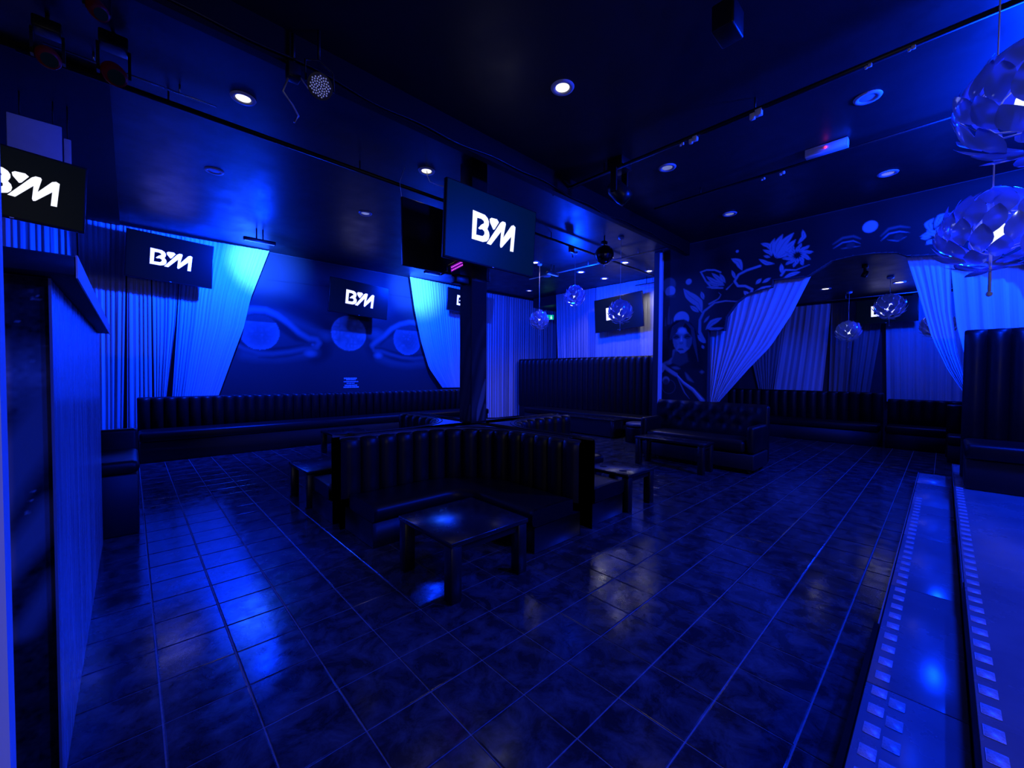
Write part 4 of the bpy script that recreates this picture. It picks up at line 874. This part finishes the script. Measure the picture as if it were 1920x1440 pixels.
MB().rbox(-.05, .04, -.04, .04, -.05, .07, .01, 2).build('body', M['blackmetal'], t); MB().cyl((0, 0, .07), (0, 0, .298), .012, n=8).build('rod', M['blackmetal'], t)
MB().tube([(-.04, 0, -.05), (-.07, .02, -.15), (.0, .03, -.22), (.03, 0, -.3), (.0, .0, -.36)], .008, 6).tube([(.04, 0, 0), (.1, .0, -.06), (.16, -.03, .0)], .007, 6).build('cable', M['pale'], t)
# mirror ball
t = thing('mirror_ball', 'dark mirror ball at the crossing of the ceiling tubes', 'mirror ball', (6.42, 4.36, 3.70))
bm = bmesh.new(); bmesh.ops.create_uvsphere(bm, u_segments=26, v_segments=15, radius=.175); me = bpy.data.meshes.new('facets'); bm.to_mesh(me); bm.free()
md = mat('dark_mirror_facet', (.10, .10, .12), .08, metal=1.0); obj('facets', me, md, t)
MB().cyl((0, 0, .17), (0, 0, .348), .012, n=8).rbox(-.05, .05, -.04, .04, .19, .25, .005, 1).build('motor', M['black'], t)
for x, y, z, l, m in ((6.18, 4.94, 3.866, 'coppery clamp on the tube left of the mirror ball', 'redbody'), (7.28, 4.95, 3.866, 'orange lit clamp on the tube right of the mirror ball', 'redbody')):
    t = thing('tube_clamp', l, 'clamp', (x, y, z)); MB().rbox(-.06, .06, -.03, .03, -.05, .06, .01, 2).build('jaw', M[m], t); MB().cyl((0, 0, -.06), (.05, 0, -.13), .012, n=8).build('bolt', M['chrome'], t)
def head(label, loc, tgt, m='black', s=1.0, cat='stage light', zc=4.05, name='moving_head'):
    t = thing(name, label, cat, loc)
    MB().rbox(-.09 * s, .09 * s, -.08 * s, .08 * s, .20 * s, .30 * s, .01, 2).cyl((0, 0, .30 * s), (0, 0, zc - loc[2] - .002), .012, n=8).build('base', M['blackmetal'], t)
    MB().box(-.105 * s, -.085 * s, -.03 * s, .03 * s, -.02 * s, .21 * s).build('yoke_arm', M['blackmetal'], t); MB().box(.085 * s, .105 * s, -.03 * s, .03 * s, -.02 * s, .21 * s).build('yoke_arm', M['blackmetal'], t)
    h = obj('head', MB().lathe([(.001, -.12 * s), (.05 * s, -.115 * s), (.08 * s, -.06 * s), (.082 * s, .05 * s), (.07 * s, .11 * s), (.001, .112 * s)], 20).mesh('head'), M[m], t)
    h.rotation_euler = (Vector(tgt) - Vector(loc)).to_track_quat('Z', 'Y').to_euler()
    l = MB().cyl((0, 0, .1125 * s), (0, 0, .116 * s), .055 * s, n=20).mesh('lens'); l.materials.append(M['glass']); obj('lens', l, None, h); return t
head('dark moving head light silhouetted below the beam, right of centre', (4.30, 2.72, 3.68), (5.5, 1.5, 2), s=1.25)
head('small reddish stage light at top left corner', (-.40, 4.45, 3.74), (0, 2, 2), 'redbody', .8)
head('reddish stage light on the shiny rod at upper left', (-.06, 4.35, 3.74), (.3, 2, 2), 'redbody', .9)
head('small red and white stage light near top edge at left', (-.12, 3.62, 3.72), (.5, 2, 2), 'redbody', .6)
head('tiny black spotlight under the arch top in the lounge', (9.0, .95, 3.2), (9, 2, 1), 'black', .5, zc=3.35)
head('black spotlight beside the left tied drape top', (8.9, 2.0, 2.95), (9, 3, 1), 'black', .8, zc=3.35)
t = thing('ceiling_speaker', 'black box speaker hanging at the top edge of the photo', 'speaker', (2.95, 1.05, 3.87))
MB().rbox(-.10, .10, -.07, .07, -.10, .08, .012, 2).build('cabinet', M['black'], t); MB().box(-.02, .02, -.02, .02, .08, .178).build('bracket', M['blackmetal'], t)
# emergency box with red light
t = thing('emergency_light', 'long white ceiling box with a glowing red dot', 'emergency light', (5.64, .95, 4.0))
MB().rbox(-.045, .045, -.19, .19, -.045, .045, .008, 2).build('housing', M['whiteplastic'], t); MB().rbox(-.05, -.0455, -.17, .17, -.035, .03, .002, 1).build('diffuser', M['white'], t)
MB().sphere((-.055, .0, .0), .011, 10, 6).build('red_light', M['redled'], t)
# small white clips on the tubes
for x, y, z, s, l in ((4.22, 1.24, 3.90, .05, 'bent white bracket on the main ceiling tube'), (4.22, 1.81, 3.90, .042, 'white clip on the main tube, left of the bent bracket'), (4.22, 1.93, 3.90, .022, 'tiny clip at left end of the pair on the main tube'), (4.2, .46, 3.90, .022, 'small white clip on the main tube above the large unlit downlight'), (4.2, .22, 3.90, .022, 'small clip on the main tube nearest the largest globe'), (5.7, 1.58, 3.91, .022, 'tiny white clip on the thin further tube, left'), (5.7, 1.38, 3.91, .028, 'tiny white clip on the thin further tube, right')):
    t = thing('tube_clip', l, 'clip', (x, y, z)); MB().rbox(-s * .5, s * .5, -s, s * .1, -s * .6, s * .5, .003, 1).build('plate', M['white'], t); MB().rbox(-s * .4, s * .3, s * .15, s, -s * .9, s * .2, .003, 1).build('tab', M['white'], t)
# LED wash bars
def wash_bar(label, loc, L, rz=0, zc=4.05, tilt=.5):
    t = thing('wash_bar', label, 'wash light', loc, rz)
    MB().rbox(-L / 2, L / 2, -.035, .035, -.03, .03, .006, 1).build('housing', M['black'], t)
    MB().box(-L / 2 + .02, L / 2 - .02, -.025, .025, -.033, -.0305).build('led_strip', mat('led_strip', (.02, .05, .4), .3, emit=(.05, .2, 1), es=1.0) if 'led_strip' not in bpy.data.materials else bpy.data.materials['led_strip'], t)
    MB().box(-.06, -.04, -.01, .01, .031, zc - loc[2] - .002).box(.04, .06, -.01, .01, .031, zc - loc[2] - .002).build('bracket', M['blackmetal'], t)
wash_bar('black wash light bar under the ceiling right of the left wall screen', (1.72, 8.46, 3.84), .50); wash_bar('black wash light bar just left of the pillar, above the right swept curtain', (5.2, 8.3, 3.84), .42)
wash_bar('black wash light bar over the alcove globes', (7.25, 6.35, 3.84), .4)
wash_bar('black wash light bar over the platform outside the photo, right', (5.35, -1.0, 3.75), .5); wash_bar('added black wash light bar out of view above the low partition, brightening its side', (1.05, 2.3, 3.96), .4); wash_bar('added black wash light bar out of view, brightening the two largest globes', (3.2, -1.5, 3.72), .4); wash_bar('black wash light bar before the right drape, outside the photo', (6.9, -1.25, 3.84), .4); wash_bar('black wash light bar in the lounge outside the photo', (11.4, .2, 3.2), .4, 0, 3.35)  # the bars for the partition and the globes are added, unseen fill lamps
# violet LED bar under the pillar screens
t = thing('violet_led_bar', 'glowing violet dotted LED bar under the pillar screens', 'stage light', (2.71, 3.81, 2.71), .35); t.rotation_euler = (.25, -.50, .30)
MB().rbox(-.13, .13, .0, .05, -.04, .04, .006, 1).build('housing', M['black'], t); MB().box(-.125, .125, -.003, -.0005, -.034, .034).build('face', M['uvface'], t)
me = MB().sphere((0, -.005, 0), .0065, 8, 5).mesh('diode'); me.materials.append(M['uvled'])
for k in range(9):
    for s in (-.017, .017): obj('diode', me, None, t, (-.108 + .027 * k, 0, s))
t = thing('bracket_arm', 'dark bracket holding the violet bar to the pillar', 'bracket', (2.86, 3.95, 2.60)); MB().rbox(-.10, .09, -.06, .05, -.05, .05, .01, 2).build('block', M['black'], t)
MB().tube([(-.1, 0, .03), (-.18, -.03, .07), (-.26, .02, .02)], .01, 6).build('arm', M['blackmetal'], t)
# exit sign
t = thing('exit_sign', 'tiny green exit sign hanging deep in the passage', 'exit sign', (10.62, 9.45, 3.45), -.75)
MB().rbox(-.17, .17, 0, .04, -.09, .09, .005, 1).build('casing', M['whiteplastic'], t); MB().box(-.16, .16, -.003, -.0005, -.08, .08).build('face', M['green'], t)
MB().box(-.12, -.02, -.005, -.0035, -.01, .01).prism([(-.15, 0), (-.11, .04), (-.11, -.04)], 0, .001).build('arrow', M['greenw'], t) if False else MB().box(-.12, -.02, -.005, -.0035, -.01, .01).add([(-.15, -.005, 0), (-.10, -.005, .045), (-.10, -.005, -.045)], [(0, 2, 1)]).build('arrow', M['greenw'], t)
MB().box(.05, .11, -.005, -.0035, -.06, .02).box(.065, .095, -.005, -.0035, .03, .06).build('figure', M['greenw'], t)
MB().cyl((0, .02, .09), (0, .02, .598), .006, n=6).build('rod', M['blackmetal'], t)
# grey panels on the ceiling at upper left
t = thing('hanging_panel', 'pale grey board hanging from the ceiling above the cropped screen', 'panel', (-.595, 5.72, 4.046))
MB().rbox(-.175, .155, -.01, .01, -.85, -.27, .004, 1).build('board', M['greyboard'], t); MB().cyl((-.1, 0, -.27), (-.1, 0, 0), .005, n=6).build('wire', M['blackmetal'], t); MB().cyl((.1, 0, -.27), (.1, 0, 0), .005, n=6).build('wire', M['blackmetal'], t)
t = thing('hanging_panel', 'narrow pale grey strip beside the hanging grey board', 'panel', (-.405, 5.74, 4.046)); MB().rbox(-.025, .022, -.01, .01, -.75, -.36, .004, 1).build('board', M['greyboard'], t); MB().cyl((0, 0, -.36), (0, 0, 0), .005, n=6).build('wire', M['blackmetal'], t)

t = thing('wall_lamp', 'small white wall lamp on the wall behind the camera', 'lamp', (-.75, -3.99, 2.1))
MB().rbox(-.08, .08, .0, .03, -.12, .12, .008, 2).build('back_plate', M['whiteplastic'], t); MB().cyl((0, .03, 0), (0, .25, 0), .02, n=10).build('arm', M['whiteplastic'], t)
MB().lathe([(.05, -.12), (.09, -.05), (.11, .06)], 20, (0, .3, .05)).build('shade', M['whiteplastic'], t)
